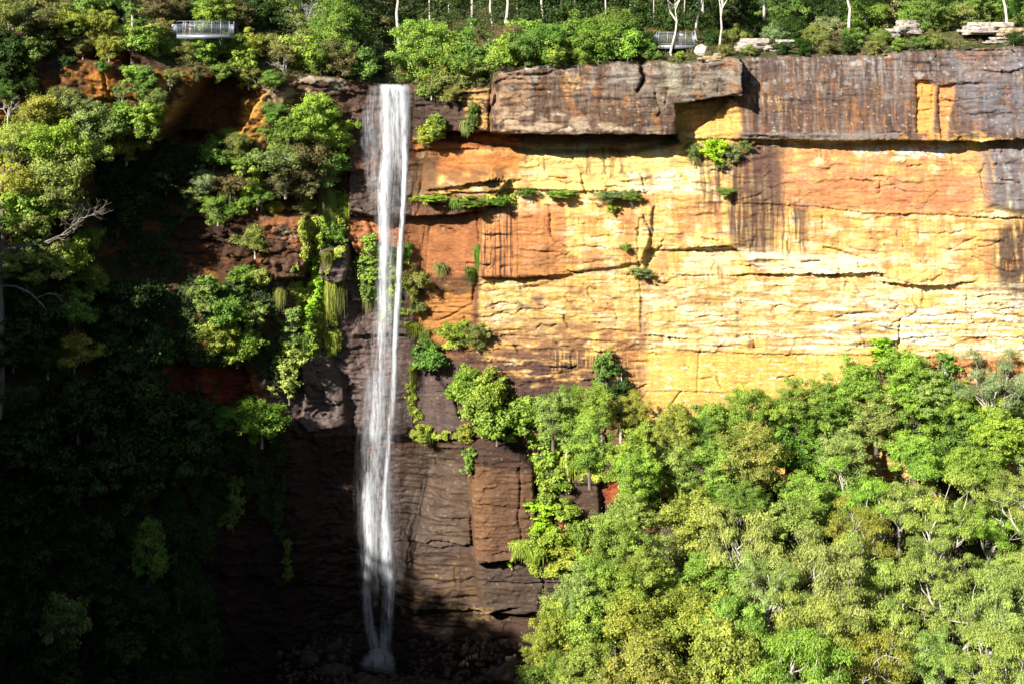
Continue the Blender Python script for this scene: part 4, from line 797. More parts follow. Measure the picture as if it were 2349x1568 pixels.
row(on_wall, [(ls, 478, 660, 62, 'pa'), (ls, 552, 640, 66, 'sg'), (ls, 520, 720, 80, 'sg'), (ls, 575, 720, 60, 'pa'), (ls, 496, 770, 80, 'yo'), (ls, 545, 790, 80, 'br'), (ls, 596, 640, 46, 'pa'), (hs_, 658, 750, 46, 'pa', 90), (hs_, 664, 850, 60, 'pa', 100), (ls, 470, 700, 44, 'pa'), (ls, 570, 780, 60, 'gr')], 'in the lit patches on the dark inner wall', 'lit shrubs on the dark inner wall')
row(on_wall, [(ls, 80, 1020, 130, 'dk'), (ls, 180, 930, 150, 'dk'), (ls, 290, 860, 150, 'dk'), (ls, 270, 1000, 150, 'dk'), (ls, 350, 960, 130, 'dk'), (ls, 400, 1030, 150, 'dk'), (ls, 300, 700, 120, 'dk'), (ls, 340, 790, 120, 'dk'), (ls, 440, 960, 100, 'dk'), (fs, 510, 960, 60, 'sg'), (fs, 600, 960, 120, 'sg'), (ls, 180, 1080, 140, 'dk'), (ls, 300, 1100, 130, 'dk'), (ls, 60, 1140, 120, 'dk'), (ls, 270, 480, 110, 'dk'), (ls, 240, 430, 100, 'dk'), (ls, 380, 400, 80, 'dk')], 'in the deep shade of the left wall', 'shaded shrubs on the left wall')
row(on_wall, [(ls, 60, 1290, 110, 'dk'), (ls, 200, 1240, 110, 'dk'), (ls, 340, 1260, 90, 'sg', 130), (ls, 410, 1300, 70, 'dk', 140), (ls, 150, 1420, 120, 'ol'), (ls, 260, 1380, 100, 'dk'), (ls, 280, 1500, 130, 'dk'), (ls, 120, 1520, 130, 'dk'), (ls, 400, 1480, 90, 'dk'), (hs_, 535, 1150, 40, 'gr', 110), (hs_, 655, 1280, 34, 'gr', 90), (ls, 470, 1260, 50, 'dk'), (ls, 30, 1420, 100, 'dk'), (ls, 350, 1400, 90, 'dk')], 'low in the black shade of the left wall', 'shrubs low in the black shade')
# --- right of the falls and low on the pillars
row(on_wall, [(ls, 1000, 290, 60, 'br'), (ls, 1085, 266, 32, 'gr', 60), (hs_, 985, 305, 50, 'ye', 40)], 'on the dark band right of the waterfall top', 'shrubs right of the waterfall top')
row(on_wall, [(ht, 970, 320, 26, 'yo', 44), (ht, 1068, 296, 28, 'ol', 40), (ht, 1076, 640, 30, 'gr', 56), (ht, 1010, 622, 36, 'ol', 34), (ht, 945, 760, 40, 'yo', 40), (ht, 972, 775, 30, 'yo', 46), (ht, 945, 870, 28, 'yo', 70), (ht, 975, 1000, 36, 'ye', 50), (ht, 1050, 470, 40, 'gr', 30), (ht, 1095, 600, 20, 'gr', 70)], 'of the tufts right of the waterfall', 'hanging grass tufts right of the waterfall')
row(on_wall, [(ls, 990, 455, 70, 'br', 14), (ls, 1080, 462, 70, 'gr', 22), (ls, 1140, 462, 60, 'gr', 22), (ls, 1290, 446, 60, 'br', 16), (fs, 1400, 450, 70, 'gy', 22), (fs, 1450, 448, 50, 'gr', 24), (ls, 1210, 440, 40, 'gr', 18)], 'of the flat plants along the middle ledge', 'plants along the middle ledge')
row(on_wall, [(fs, 1545, 330, 40, 'gr', 24), (fs, 1590, 348, 36, 'ol', 40), (ls, 1642, 345, 60, 'li', 50), (fs, 1680, 350, 50, 'gy', 40), (fs, 1710, 335, 34, 'ol', 26), (fs, 1655, 376, 26, 'gr', 18), (fs, 1405, 478, 30, 'ye', 22), (fs, 1435, 566, 26, 'br', 20), (fs, 1470, 625, 50, 'gy', 20), (fs, 1665, 440, 40, 'gr', 18)], 'of the small shrubs on the golden cliff face', 'small shrubs on the cliff face')
row(on_wall, [(ls, 985, 812, 72, 'sg'), (fs, 1050, 760, 70, 'br', 50), (fs, 1095, 768, 60, 'ol', 50), (ls, 1050, 900, 46, 'br'), (ls, 1072, 868, 66, 'br'), (ls, 1118, 888, 88, 'br'), (ls, 1108, 940, 90, 'br'), (ls, 1140, 965, 100, 'br'), (ls, 1070, 992, 44, 'ye'), (hs_, 945, 920, 28, 'ye', 90), (hs_, 962, 990, 40, 'ye', 40), (ls, 1205, 950, 90, 'br')], 'in the green shelf between waterfall and forest', 'plants on the shelf right of the waterfall')
row(on_wall, [(hs_, 1245, 1060, 74, 'br', 130), (hs_, 1255, 1115, 66, 'br', 110), (hs_, 1246, 1180, 56, 'li', 60), (ht, 1305, 1080, 44, 'ye', 70), (ls, 1298, 1165, 60, 'ye', 44), (ls, 1250, 1240, 90, 'ye', 60), (ht, 1220, 1270, 60, 'ye', 50), (ls, 1290, 1270, 90, 'ye', 60), (ht, 1330, 1280, 60, 'yo', 60), (hs_, 1075, 1055, 26, 'br', 60), (ht, 1195, 1260, 50, 'ye', 40), (ls, 1330, 1230, 50, 'br', 70)], 'down the green seam of the dark pillar', 'plants on the dark pillar')
# --- slender trees standing against the golden wall
row(on_wall, [(sl_, 1380, 880, 52, 'gr', 150), (sl_, 1424, 905, 60, 'dk', 130), (gt, 1305, 925, 95, 'gr', 80), (gt, 2290, 865, 150, 'gy', 120), (sl_, 2165, 880, 70, 'sg', 140), (hs_, 2030, 806, 54, 'li', 60), (bt, 2062, 870, 120, 'br'), (bt, 2125, 895, 110, 'pa'), (bt, 2205, 930, 100, 'br'), (bt, 1960, 890, 120, 'br'), (bt, 1905, 950, 120, 'br'), (bt, 2010, 955, 120, 'pa'), (bt, 2095, 960, 130, 'br'), (bt, 2185, 985, 120, 'gr'), (bt, 2275, 985, 120, 'br'), (bt, 1640, 985, 110, 'br'), (bt, 1560, 1000, 110, 'gr'), (bt, 1790, 975, 110, 'sg'), (bt, 2340, 930, 80, 'br')], 'of the trees outlined against the golden rock', 'trees outlined against the golden rock')

# --- the forest at the foot of the cliff, in rows from the rock towards the valley
CANL = [(930, 1180), (1000, 1250), (1060, 1330), (1120, 1440), (1180, 1410), (1260, 1370), (1350, 1300), (1440, 1250), (1530, 1225), (1620, 1215)]
CANT = [(1180, 930), (1300, 930), (1440, 950), (1540, 965), (1600, 950), (1680, 905), (1740, 895), (1800, 950), (1860, 890), (1960, 830), (2060, 815), (2130, 840), (2230, 930), (2300, 960), (2400, 880)]
def can_y(V): return 191-(V-940)*.068
rows = [('in the back row against the cliff', 0, 95, 11), ('in the second row below the cliff', 72, 112, 12), ('in the third row below the cliff', 150, 125, 13), ('in the middle row of the forest', 235, 140, 14), ('in the fourth row from the bottom', 325, 150, 15), ('in the third row from the bottom edge', 415, 158, 16), ('in the second row from the bottom edge', 505, 165, 17), ('in the front row at the bottom edge', 600, 172, 18)]
for where, dv, wpx, sd in rows:
    rr = random.Random(sd); U = 1180-rr.uniform(0, 40); items = []
    while U < 2440:
        vt = interp(CANT, U); f = dv/600.; V = vt*(1-f)+1585*f+rr.uniform(-22, 22)+wpx*.25
        U += wpx*rr.uniform(.7, 1.16)
        lo = np.interp(V, [a for a, _ in CANL], [b for _, b in CANL])
        if U-wpx*.42 < lo: continue
        wp = wpx*rr.uniform(.8, 1.25)
        gum = U > 1800-(V-1100)*.1+rr.uniform(-200, 200) and V > 1080+rr.uniform(-60, 60)
        if gum: it = (gt, U, V, wp*1.25, rr.choice(['pa', 'br', 'pa', 'pa', 'yo', 'pa']))
        else: it = (bt if (U < 1580 and dv < 240) or dv < 100 else rt_, U, V, wp, rr.choice(['sg', 'br', 'br', 'br', 'pa', 'yo']) if V < 1180 else rr.choice(['br', 'pa', 'br', 'br', 'pa', 'yo']))
        items.append(it)
    def in_forest(kind, U, V, wp, col, lab, group, hpx=None):
        p = proto(kind); y = can_y(V)+R_.uniform(-4.5, 3.5); W = wp*y/F; s = W/p['w']; sz = s*R_.uniform(.9, 1.25)
        x, y, z = P(U, V, y)
        plant(kind, (x, y, z-p['zc']*sz), s, col, lab, group, sz=sz)
    row(in_forest, items, where, 'forest trees below the cliff')
row(in_forest, [(bt, 1455, 1105, 105, 'br'), (bt, 1442, 1180, 110, 'pa'), (bt, 1412, 1250, 118, 'br'), (rt_, 1372, 1318, 120, 'br'), (bt, 1325, 1372, 118, 'pa'), (rt_, 1284, 1428, 118, 'br'), (bt, 1250, 1486, 112, 'yo'), (rt_, 1262, 1548, 120, 'sg'), (bt, 1345, 1455, 130, 'br'), (bt, 1418, 1390, 130, 'br'), (bt, 1480, 1300, 130, 'pa')], 'down the left edge of the forest', 'forest trees below the cliff')

# --- tall gums of the plateau: pale trunks with their crowns above the frame
def gum_at(U, Vb, hpx, col, label, var, rz=0.0, wid=1.0, group='pale trunked gums behind the rim'):
    best = None
    for bk in np.arange(.3, 60, .4):
        x, y, z = plateau(U, bk); v = VH+(ZC-z)*F/y
        if best is None or abs(v-Vb) < best[0]: best = (abs(v-Vb), bk)
        if v < Vb-1: break
    x, y, z = plateau(U, best[1]); sz = hpx*y/F/14.0
    return plant('gum_tree', ((U-CX)*y/F, y, z-.15), sz*wid, col, label, group, sz=sz, var=var, rz=rz)
GUMS = [(917, 120, 330, 'big forked pale gum behind the waterfall lip', 1, .4), (1082, 70, 260, 'straight pale gum above the scrub mound', 0, 0), (1128, 78, 250, 'leaning pale gum beside two straight trunks', 2, 1.), (1158, 80, 300, 'pale gum with forked limbs above the mound', 4, 2.), (1540, 130, 230, 'curved white gum in front of the right lookout', 5, 2.2), (1602, 108, 240, 'pale gum at the right end of the lookout', 3, .5), (1652, 122, 230, 'white gum standing right of the balanced boulder', 2, 4.), (1612, 60, 300, 'grey gum trunk behind the right lookout', 0, 3.), (1752, 96, 280, 'thin pale gum over the right cliff, first of the pair', 1, 5.), (1957, 104, 300, 'tall straight grey gum over the streaked cliff', 0, 1.2), (2008, 40, 250, 'dark leaning gum behind the pale slabs', 4, .3), (2305, 86, 260, 'forked grey gum standing on the pale slabs', 3, 2.6), (1862, 66, 230, 'pale gum with a bent trunk behind the right rim', 5, .9), (1245, 64, 240, 'gum with a long leaning limb above the scrub', 2, 2.2), (1325, 50, 230, 'dark trunked gum at the top of the photo centre', 4, 4.4), (1440, 44, 240, 'gum tree showing behind the centre scrub', 0, 5.2), (2180, 30, 250, 'gum above the slabs near the right corner', 2, .2), (820, 40, 230, 'gum behind the scrub left of the big forked gum', 5, 1.9), (690, 20, 230, 'gum behind the large dead tree', 3, 3.3)]
rg_ = random.Random(21)
for q, U in enumerate([640, 760, 985, 1030, 1190, 1290, 1385, 1500, 1570, 1690, 1720, 1800, 1835, 1900, 1930, 2060, 2110, 2150, 2235, 2330]):
    GUMS.append((U, rg_.uniform(34, 70), rg_.uniform(200, 280), 'thin dark-barked gum in the background bush, %s from the left' % ORD[q], q, rg_.uniform(0, 6)))
for i, (U, Vb, hp, lb, vr, rz) in enumerate(GUMS):
    gum_at(U, Vb, hp, ['gy', 'pa', 'gr', 'ol'][i % 4], lb, vr, rz, .62 if i < 19 else .4)
# --- the old tree at the left edge: pale trunk with two bare limbs
def edge_tree():
    y = wall_y(8, 700)-3.0; sc = y/F; rng = np.random.RandomState(9)
    o = empty('old_tree', P(6, 930, y)); tag(o, 'old pale trunked tree with bare limbs at the left edge', 'tree')
    def q(U, V, dy=0.0): return ((U-6)*sc, dy, (930-V)*sc)
    OLDB = bark_mat('weathered_bark', (.06, .05, .04), (.26, .22, .17), 2.0)
    tr = [([q(-4, 960), q(2, 900), q(6, 780), q(2, 650), q(8, 540), q(4, 440), q(10, 380)], [.45, .4, .36, .33, .3, .2, .12]),
          ([q(8, 575), q(40, 566, -.5), q(70, 560, -1), q(110, 552, -1.4), q(150, 535, -1.6), q(186, 505, -1.4)], [.22, .2, .18, .15, .1, .06]),
          ([q(4, 655), q(40, 655, -.6), q(75, 668, -1), q(100, 690, -1.2), q(114, 706, -1.3)], [.19, .16, .13, .09, .05]),
          ([q(90, 680, -1.1), q(120, 668, -1.4), q(150, 674, -1.5)], [.12, .09, .04])]
    for st in (q(150, 535, -1.6), q(186, 505, -1.4), q(110, 552, -1.4), q(10, 400), q(186, 505, -1.4)):
        twigs(np.array(st), unit(np.array([.9, -.2, .45])), 1.7, .09, 4, rng, tr, .5, .12)
    twigs(np.array(q(120, 668, -1.4)), unit(np.array([.9, -.2, -.2])), 1.3, .06, 3, rng, tr, .5, 0)
    TV, TQ = tubes(tr, 6); link('trunk', mesh_np('trunk', TV, TQ, True, None, OLDB), o)
    k = 60; cc = np.array([q(rng.uniform(-20, 170), rng.uniform(430, 640), rng.uniform(-3, .5)) for _ in range(k)])
    V, Q, tn = clump_leaves(cc, rng.uniform(.4, .9, k), 200, .13, .06, rng, flat=.6, shell=.3)
    c = link('crown', mesh_np('crown', V, Q, False, {'tint': ('FLOAT', 'FACE', tn)}, LEAF), o); g = lin(*GREEN['ol'], k=KG); c.color = (*g, 1)
edge_tree()

# --- uncountable greenery
def stuff(name, V, Q, T, col, label, cat, mat=LEAF):
    o = link(name, mesh_np(name, V, Q, False, {'tint': ('FLOAT', 'FACE', T)}, mat)); g = lin(*GREEN[col], k=KG); o.color = (*g, 1)
    return tag(o, label, cat, kind='stuff')
rng = np.random.RandomState(77)
n = 9500; c = np.array([plateau(u, b_) for u, b_ in zip(rng.uniform(-120, 2480, n), rng.uniform(0.2, 34, n)**1.0)]); keep = fbm(c[:, 0]/5, c[:, 1]/4, 3, 140) > np.where(c[:, 0] > 26, -.08, -.25)
c = c[keep]; c[:, 2] += .15; V, Q, T = clump_leaves(c, rng.uniform(.3, .95, len(c)), 46, .10, .05, rng, flat=.8, shell=.2, upb=.5)
stuff('rim_scrub', V, Q, T, 'ob', 'low scrub and grass on the ground behind the cliff edge', 'scrub', FINE)
n = 4600; ub = rng.uniform(-160, 2520, n); bb = 16+rng.uniform(0, 1, n)**1.6*80; c = np.array([plateau(u, b_) for u, b_ in zip(ub, bb)]); c[:, 2] += rng.uniform(.3, 7.0, n)*np.clip((bb-8)/25, .25, 1)
keep = ~((np.abs(ub-905) < 40) & (bb < 30)); c = c[keep]
V, Q, T = clump_leaves(c, rng.uniform(.9, 2.0, len(c)), 80, .22, .11, rng, flat=.7, shell=.3)
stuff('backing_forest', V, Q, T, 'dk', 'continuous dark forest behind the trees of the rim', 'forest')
n = 2600; x = rng.uniform(2, 75, n); y = rng.uniform(135, 196, n); z = ground(x, y)+rng.uniform(.2, 4.0, n); c = np.stack([x, y, z], 1)[(x-(196-y)*.12) > 12]
V, Q, T = clump_leaves(c, rng.uniform(.7, 1.5, len(c)), 60, .2, .1, rng, flat=.7, shell=.3)
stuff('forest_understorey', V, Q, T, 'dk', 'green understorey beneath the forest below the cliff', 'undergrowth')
# creepers and ferns over the left wall and round the green seams
def wall_scatter(polys, n, L, W, seed, thr):
    rg = np.random.RandomState(seed); us_, vs_ = [], []
    for poly, wgt in polys:
        p = np.array(poly, float); a = rg.uniform(p[:, 0].min(), p[:, 0].max(), int(n*wgt)*2); b_ = rg.uniform(p[:, 1].min(), p[:, 1].max(), int(n*wgt)*2)
        k = (poly_sd(poly, a+14*fbm(a/30, b_/30, 3, 150), b_+14*fbm(a/30, b_/30, 3, 151)) > 0) & (fbm(a/38, b_/46, 4, 152) > thr)
        us_.append(a[k]); vs_.append(b_[k])
    a = np.concatenate(us_); b_ = np.concatenate(vs_)
    i = np.clip(np.searchsorted(us, a), 0, NU-1); j = np.clip(((b_-rimn[i])/(1700-rimn[i])*(NV-1)).astype(int), 0, NV-1)
    pos = np.stack([CXw[j, i], CYw[j, i]-np.abs(rg.normal(.25, .3, len(a))), CZw[j, i]], 1)
    nrm = unit(np.stack([rg.normal(0, .5, len(a)), -np.ones(len(a)), rg.normal(.6, .5, len(a))], 1))
    V, Q = leaf_quads(pos, nrm, L, W, rg)
    return V, Q, np.clip(.5+.9*fbm(a/20, b_/20, 3, 153)+rg.normal(0, .12, len(a)), 0, 1)
V, Q, T = wall_scatter([([(-200, 300), (200, 260), (380, 340), (560, 330), (600, 470), (420, 500), (360, 560), (430, 640), (640, 650), (690, 900), (560, 830), (380, 840), (390, 960), (660, 960), (650, 1250), (560, 1120), (480, 1260), (520, 1568), (-200, 1600)], 1.0)], 150000, .16, .09, 1, -.12)
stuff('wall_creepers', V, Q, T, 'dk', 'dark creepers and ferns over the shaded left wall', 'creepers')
V, Q, T = wall_scatter([([(690, 450), (790, 440), (800, 560), (740, 640), (790, 780), (700, 820), (660, 900), (640, 700), (700, 560)], .3), ([(820, 560), (930, 560), (960, 680), (930, 720), (850, 700)], .14), ([(1180, 1240), (1350, 1210), (1370, 1310), (1230, 1310), (1160, 1280)], .16), ([(940, 990), (1090, 985), (1080, 1005), (940, 1010)], .05), ([(1000, 750), (1130, 750), (1110, 800), (1010, 800)], .06), ([(1240, 1000), (1420, 1020), (1420, 1100), (1240, 1080)], .12),
                        ([(940, 444), (1180, 448), (1180, 468), (940, 458)], .06)], 70000, .12, .06, 2, -.05)
stuff('fern_cover', V, Q, T, 'ye', 'bright ferns and moss on the wet seams near the falls', 'ferns')
# wood on the gorge's left rim, beyond the frame: its ragged top makes the broken edge of the shade
n = 1500; y = rng.uniform(-10, 172, n); x = -82+rng.uniform(-6, 4, n)-np.clip(60-y, 0, 60)*.5; z0 = ground(x, y); z = z0+rng.uniform(0, 1, n)**1.2*6.0; 
V, Q, T = clump_leaves(np.stack([x, y, z], 1), rng.uniform(.6, 1.5, n), 40, .38, .2, rng)
stuff('rim_wood', V, Q, T, 'dk', 'dark wood along the left rim of the gorge', 'forest')
# ------------------------------------------------------------------ the waterfall
m, t, out, N = node_mat('falling_water'); WATER = m
uv = N('Attribute', attribute_name='flow'); ed = N('Attribute', attribute_name='cover')
sx = N('SeparateXYZ'); t.links.new(uv.outputs['Vector'], sx.inputs[0])
def nz(sx_, sy_, sc, det):
    c = N('CombineXYZ'); a = N('Math', operation='MULTIPLY'); a.inputs[1].default_value = sx_; b_ = N('Math', operation='MULTIPLY'); b_.inputs[1].default_value = sy_
    t.links.new(sx.outputs[0], a.inputs[0]); t.links.new(sx.outputs[1], b_.inputs[0]); t.links.new(a.outputs[0], c.inputs[0]); t.links.new(b_.outputs[0], c.inputs[1]); t.links.new(sx.outputs[2], c.inputs[2])
    n_ = N('TexNoise'); n_.inputs['Scale'].default_value = sc; n_.inputs['Detail'].default_value = det; n_.inputs['Roughness'].default_value = .6; t.links.new(c.outputs[0], n_.inputs['Vector']); return n_
n1 = nz(1.5, .07, 1.0, 5); n2 = nz(4.5, .55, 1.0, 4); n3 = nz(.55, .13, 1.0, 4)
ad = N('Math', operation='ADD'); t.links.new(n1.outputs['Fac'], ad.inputs[0]); t.links.new(n2.outputs['Fac'], ad.inputs[1])
ad2 = N('Math', operation='MULTIPLY_ADD'); ad2.inputs[1].default_value = .9; t.links.new(n3.outputs['Fac'], ad2.inputs[0]); t.links.new(ad.outputs[0], ad2.inputs[2])
mr = N('MapRange'); mr.interpolation_type = 'SMOOTHSTEP'; mr.inputs[1].default_value = 1.28; mr.inputs[2].default_value = 1.68; t.links.new(ad2.outputs[0], mr.inputs[0])
# alpha = clamp(density * (streak + density*.6))
m1 = N('Math', operation='MULTIPLY_ADD'); m1.inputs[1].default_value = .16; t.links.new(ed.outputs['Fac'], m1.inputs[0]); t.links.new(mr.outputs[0], m1.inputs[2])
m2 = N('Math', operation='MULTIPLY', use_clamp=True); t.links.new(m1.outputs[0], m2.inputs[0]); t.links.new(ed.outputs['Fac'], m2.inputs[1])
df = N('BsdfDiffuse'); df.inputs['Color'].default_value = (.86, .89, .94, 1); tl = N('BsdfTranslucent'); tl.inputs['Color'].default_value = (.86, .89, .94, 1)
mw = N('MixShader'); mw.inputs[0].default_value = .4; t.links.new(df.outputs[0], mw.inputs[1]); t.links.new(tl.outputs[0], mw.inputs[2])
tp = N('BsdfTransparent'); ms = N('MixShader'); t.links.new(m2.outputs[0], ms.inputs[0]); t.links.new(tp.outputs[0], ms.inputs[1]); t.links.new(mw.outputs[0], ms.inputs[2]); t.links.new(ms.outputs[0], out.inputs[0])

fall = empty('waterfall', P(900, 1520, 196.0)); tag(fall, 'tall white waterfall plunging in two strands down the dark cliff', 'waterfall')
base = Vector(fall.location)
def stream(name, pts, depth, seed, gain=1.0, bulge=.6, ncross=15, layers=2):
    """curved curtains of water; pts: (U, V, half width px, density)"""
    p = np.array(pts, float); vs = np.arange(p[0, 1], p[-1, 1]+1, 4.0)
    cu = np.interp(vs, p[:, 1], p[:, 0])+1.2*fbm(vs/60, vs*0+seed, 3, seed); hw = np.interp(vs, p[:, 1], p[:, 2]); de = np.interp(vs, p[:, 1], p[:, 3])
    Vv, Qq, fl, dn, off = [], [], [], [], 0
    for L in range(layers):
        s = np.linspace(-1, 1, ncross); S_, Vs_ = np.meshgrid(s, vs)
        y = depth-.9*L+0*S_-bulge*(1-S_**2); hwm = np.repeat(hw[:, None], ncross, 1)*(1-.12*L)
        U = cu[:, None]+S_*hwm
        x = (U-CX)*y/F; z = ZC-(Vs_-VH)*y/F
        Vv.append(np.stack([x-base.x, y-base.y, z-base.z], -1).reshape(-1, 3)); Qq.append(grid_quads(ncross, len(vs))+off); off += S_.size
        fl.append(np.stack([x, z, np.full(x.shape, seed*3.7+L*11.3)], -1).reshape(-1, 3))
        e = np.clip(1-np.abs(S_)**2.2, 0, 1); ends = sm(p[0, 1]-2, p[0, 1]+6, Vs_)*sm(p[-1, 1], p[-1, 1]-30, Vs_)
        dn.append((e*de[:, None]*ends*gain).ravel())
    me = mesh_np(name, np.concatenate(Vv), np.concatenate(Qq), True, {'flow': ('FLOAT_VECTOR', 'POINT', np.concatenate(fl)), 'cover': ('FLOAT', 'POINT', np.concatenate(dn))}, WATER)
    return link(name, me, fall)
yw = 197.2
stream('upper_curtain', [(903, 193, 40, 1.0), (905, 230, 40, .8), (904, 300, 41, .62), (902, 380, 40, .5), (900, 460, 36, .3), (898, 520, 30, .0)], yw+.9, 1, bulge=.5, ncross=25, layers=2)
stream('side_veil', [(858, 196, 14, .12), (852, 260, 24, .26), (848, 330, 26, .26), (854, 400, 22, .22), (862, 470, 16, .1)], yw+.2, 9, bulge=.4)
stream('white_strand', [(924, 196, 11, .5), (928, 300, 11, .65), (930, 370, 9, .8), (927, 450, 8, 1.0), (922, 520, 8, 1.3), (917, 600, 8.5, 1.6), (913, 680, 9, 1.45), (909, 760, 8, 1.0), (906, 840, 9, .8), (903, 900, 10, .8), (898, 960, 10, .7), (892, 1020, 10, .6), (887, 1080, 8, 1.1), (884, 1120, 8, 1.3), (884, 1180, 8, .8)], yw-.6, 2, bulge=.4)
stream('left_strand', [(884, 200, 14, .4), (886, 260, 13, .8), (888, 330, 14, .7), (885, 380, 18, 1.1), (882, 450, 18, 1.0), (882, 520, 15, .7), (882, 600, 14, .5), (880, 700, 14, .5), (876, 800, 15, .5), (872, 880, 17, .65), (868, 950, 20, .5), (862, 1020, 24, .3)], yw-.3, 3, bulge=.5, layers=2)
stream('veil', [(880, 380, 30, .12), (884, 470, 28, .2), (892, 600, 32, .3), (890, 700, 34, .3), (884, 800, 40, .28), (874, 880, 46, .22), (870, 960, 46, .18), (868, 1060, 42, .22), (868, 1180, 44, .24), (872, 1280, 40, .2), (872, 1360, 34, .08)], yw-.9, 4, bulge=1.2, layers=2)
stream('spray_strand', [(850, 1080, 14, .2), (844, 1140, 18, .6), (846, 1200, 16, .8), (848, 1250, 13, .75), (844, 1310, 13, .6), (841, 1380, 14, .55), (848, 1430, 15, .5), (860, 1480, 17, .5), (872, 1520, 20, .4)], yw-.5, 5, bulge=.5)
stream('foot_strand', [(884, 1140, 9, .7), (884, 1200, 13, 1.1), (888, 1250, 18, 1.1), (892, 1310, 19, .75), (893, 1370, 18, .6), (889, 1430, 18, .5), (884, 1490, 19, .5), (890, 1530, 22, .5), (898, 1556, 16, .3)], yw-.4, 6, bulge=.5)
stream('mist', [(878, 860, 54, .05), (876, 1000, 62, .08), (872, 1140, 66, .12), (876, 1260, 64, .12), (878, 1400, 60, .08)], yw-1.8, 7, bulge=1.8, layers=2)
stream('splash', [(872, 1484, 24, .2), (870, 1510, 42, .65), (868, 1524, 50, .4), (872, 1552, 40, .05)], yw-2.2, 8, bulge=1.5, layers=3)
# lip stream running over the rock shelf
rng = np.random.RandomState(3)
m, t, out, N = node_mat('creek_water')
b = N('BsdfPrincipled'); b.inputs['Base Color'].default_value = (.05, .055, .05, 1); b.inputs['Roughness'].default_value = .12
nzn = N('TexNoise'); nzn.inputs['Scale'].default_value = 3; bp = N('Bump'); bp.inputs['Strength'].default_value = .3; t.links.new(nzn.outputs['Fac'], bp.inputs['Height']); t.links.new(bp.outputs[0], b.inputs['Normal']); t.links.new(b.outputs[0], out.inputs[0])
CREEK = m
cp = []
for bk in (0.0, 1, 2.5, 4, 6, 8, 11):
    for s in np.linspace(-1, 1, 9):
        x, y, z = plateau(905+s*36*(1-.03*bk), bk); cp.append((x, y, z+.12))
tag(link('creek', mesh_np('creek', cp, grid_quads(9, 7)[:, ::-1], True, None, CREEK)), 'shallow creek water sliding to the lip of the waterfall', 'creek', kind='structure')

# ------------------------------------------------------------------ boulders
def boulder_mesh(name, seed, flat=.7, mat=None, sub=4, rough_=.28):
    bm = bmesh.new(); bmesh.ops.create_icosphere(bm, subdivisions=sub, radius=1.0)
    rg = np.random.RandomState(seed); pl = unit(rg.normal(size=(9, 3))); dd = rg.uniform(.55, .9, 9)
    for v in bm.verts:
        p = np.array(v.co)
        for q in range(9):
            k = p@pl[q]-dd[q]
            if k > 0: p = p-pl[q]*k*.92
        p *= 1+rough_*.5*float(fbm(np.array([p[0]*1.6+seed]), np.array([p[1]*1.6+p[2]*1.3]), 3, seed)[0])+.03*float(pn(np.array([p[2]*9]), np.array([p[0]*2]), 3)[0])
        p[2] *= flat; v.co = p
    me = bpy.data.meshes.new(name); bm.to_mesh(me); bm.free(); me.materials.append(mat); return me
def stone(name, c1, c2, sc=1.5):
    m, t, out, N = node_mat(name)
    b = N('BsdfPrincipled'); b.inputs['Roughness'].default_value = .9; geo = N('NewGeometry'); n_ = N('TexNoise'); n_.inputs['Scale'].default_value = sc; n_.inputs['Detail'].default_value = 8; n_.inputs['Roughness'].default_value = .7
    t.links.new(geo.outputs['Position'], n_.inputs['Vector']); cr = N('ValToRGB'); cr.color_ramp.elements[0].position = .36; cr.color_ramp.elements[0].color = tuple(c1)+(1,); cr.color_ramp.elements[1].position = .6; cr.color_ramp.elements[1].color = tuple(c2)+(1,)
    t.links.new(n_.outputs['Fac'], cr.inputs['Fac']); t.links.new(cr.outputs[0], b.inputs['Base Color']); bp = N('Bump'); bp.inputs['Strength'].default_value = .6; bp.inputs['Distance'].default_value = .2
    t.links.new(n_.outputs['Fac'], bp.inputs['Height']); t.links.new(bp.outputs[0], b.inputs['Normal']); t.links.new(b.outputs[0], out.inputs[0]); return m
PALEROCK = stone('pale_lichen_rock', (.15, .13, .11), (.5, .43, .36), 1.5); TANROCK = stone('tan_rock', (.24, .17, .09), (.5, .38, .22), 1.1); WETROCK = stone('wet_brown_rock', (.016, .012, .01), (.07, .045, .03), 1.0)
PB = [boulder_mesh('boulder', 20+i, .55, PALEROCK) for i in range(3)]; TB = [boulder_mesh('boulder', 30+i, .5, TANROCK) for i in range(2)]; WB = [boulder_mesh('boulder', 40+i, .7, WETROCK, 3) for i in range(5)]
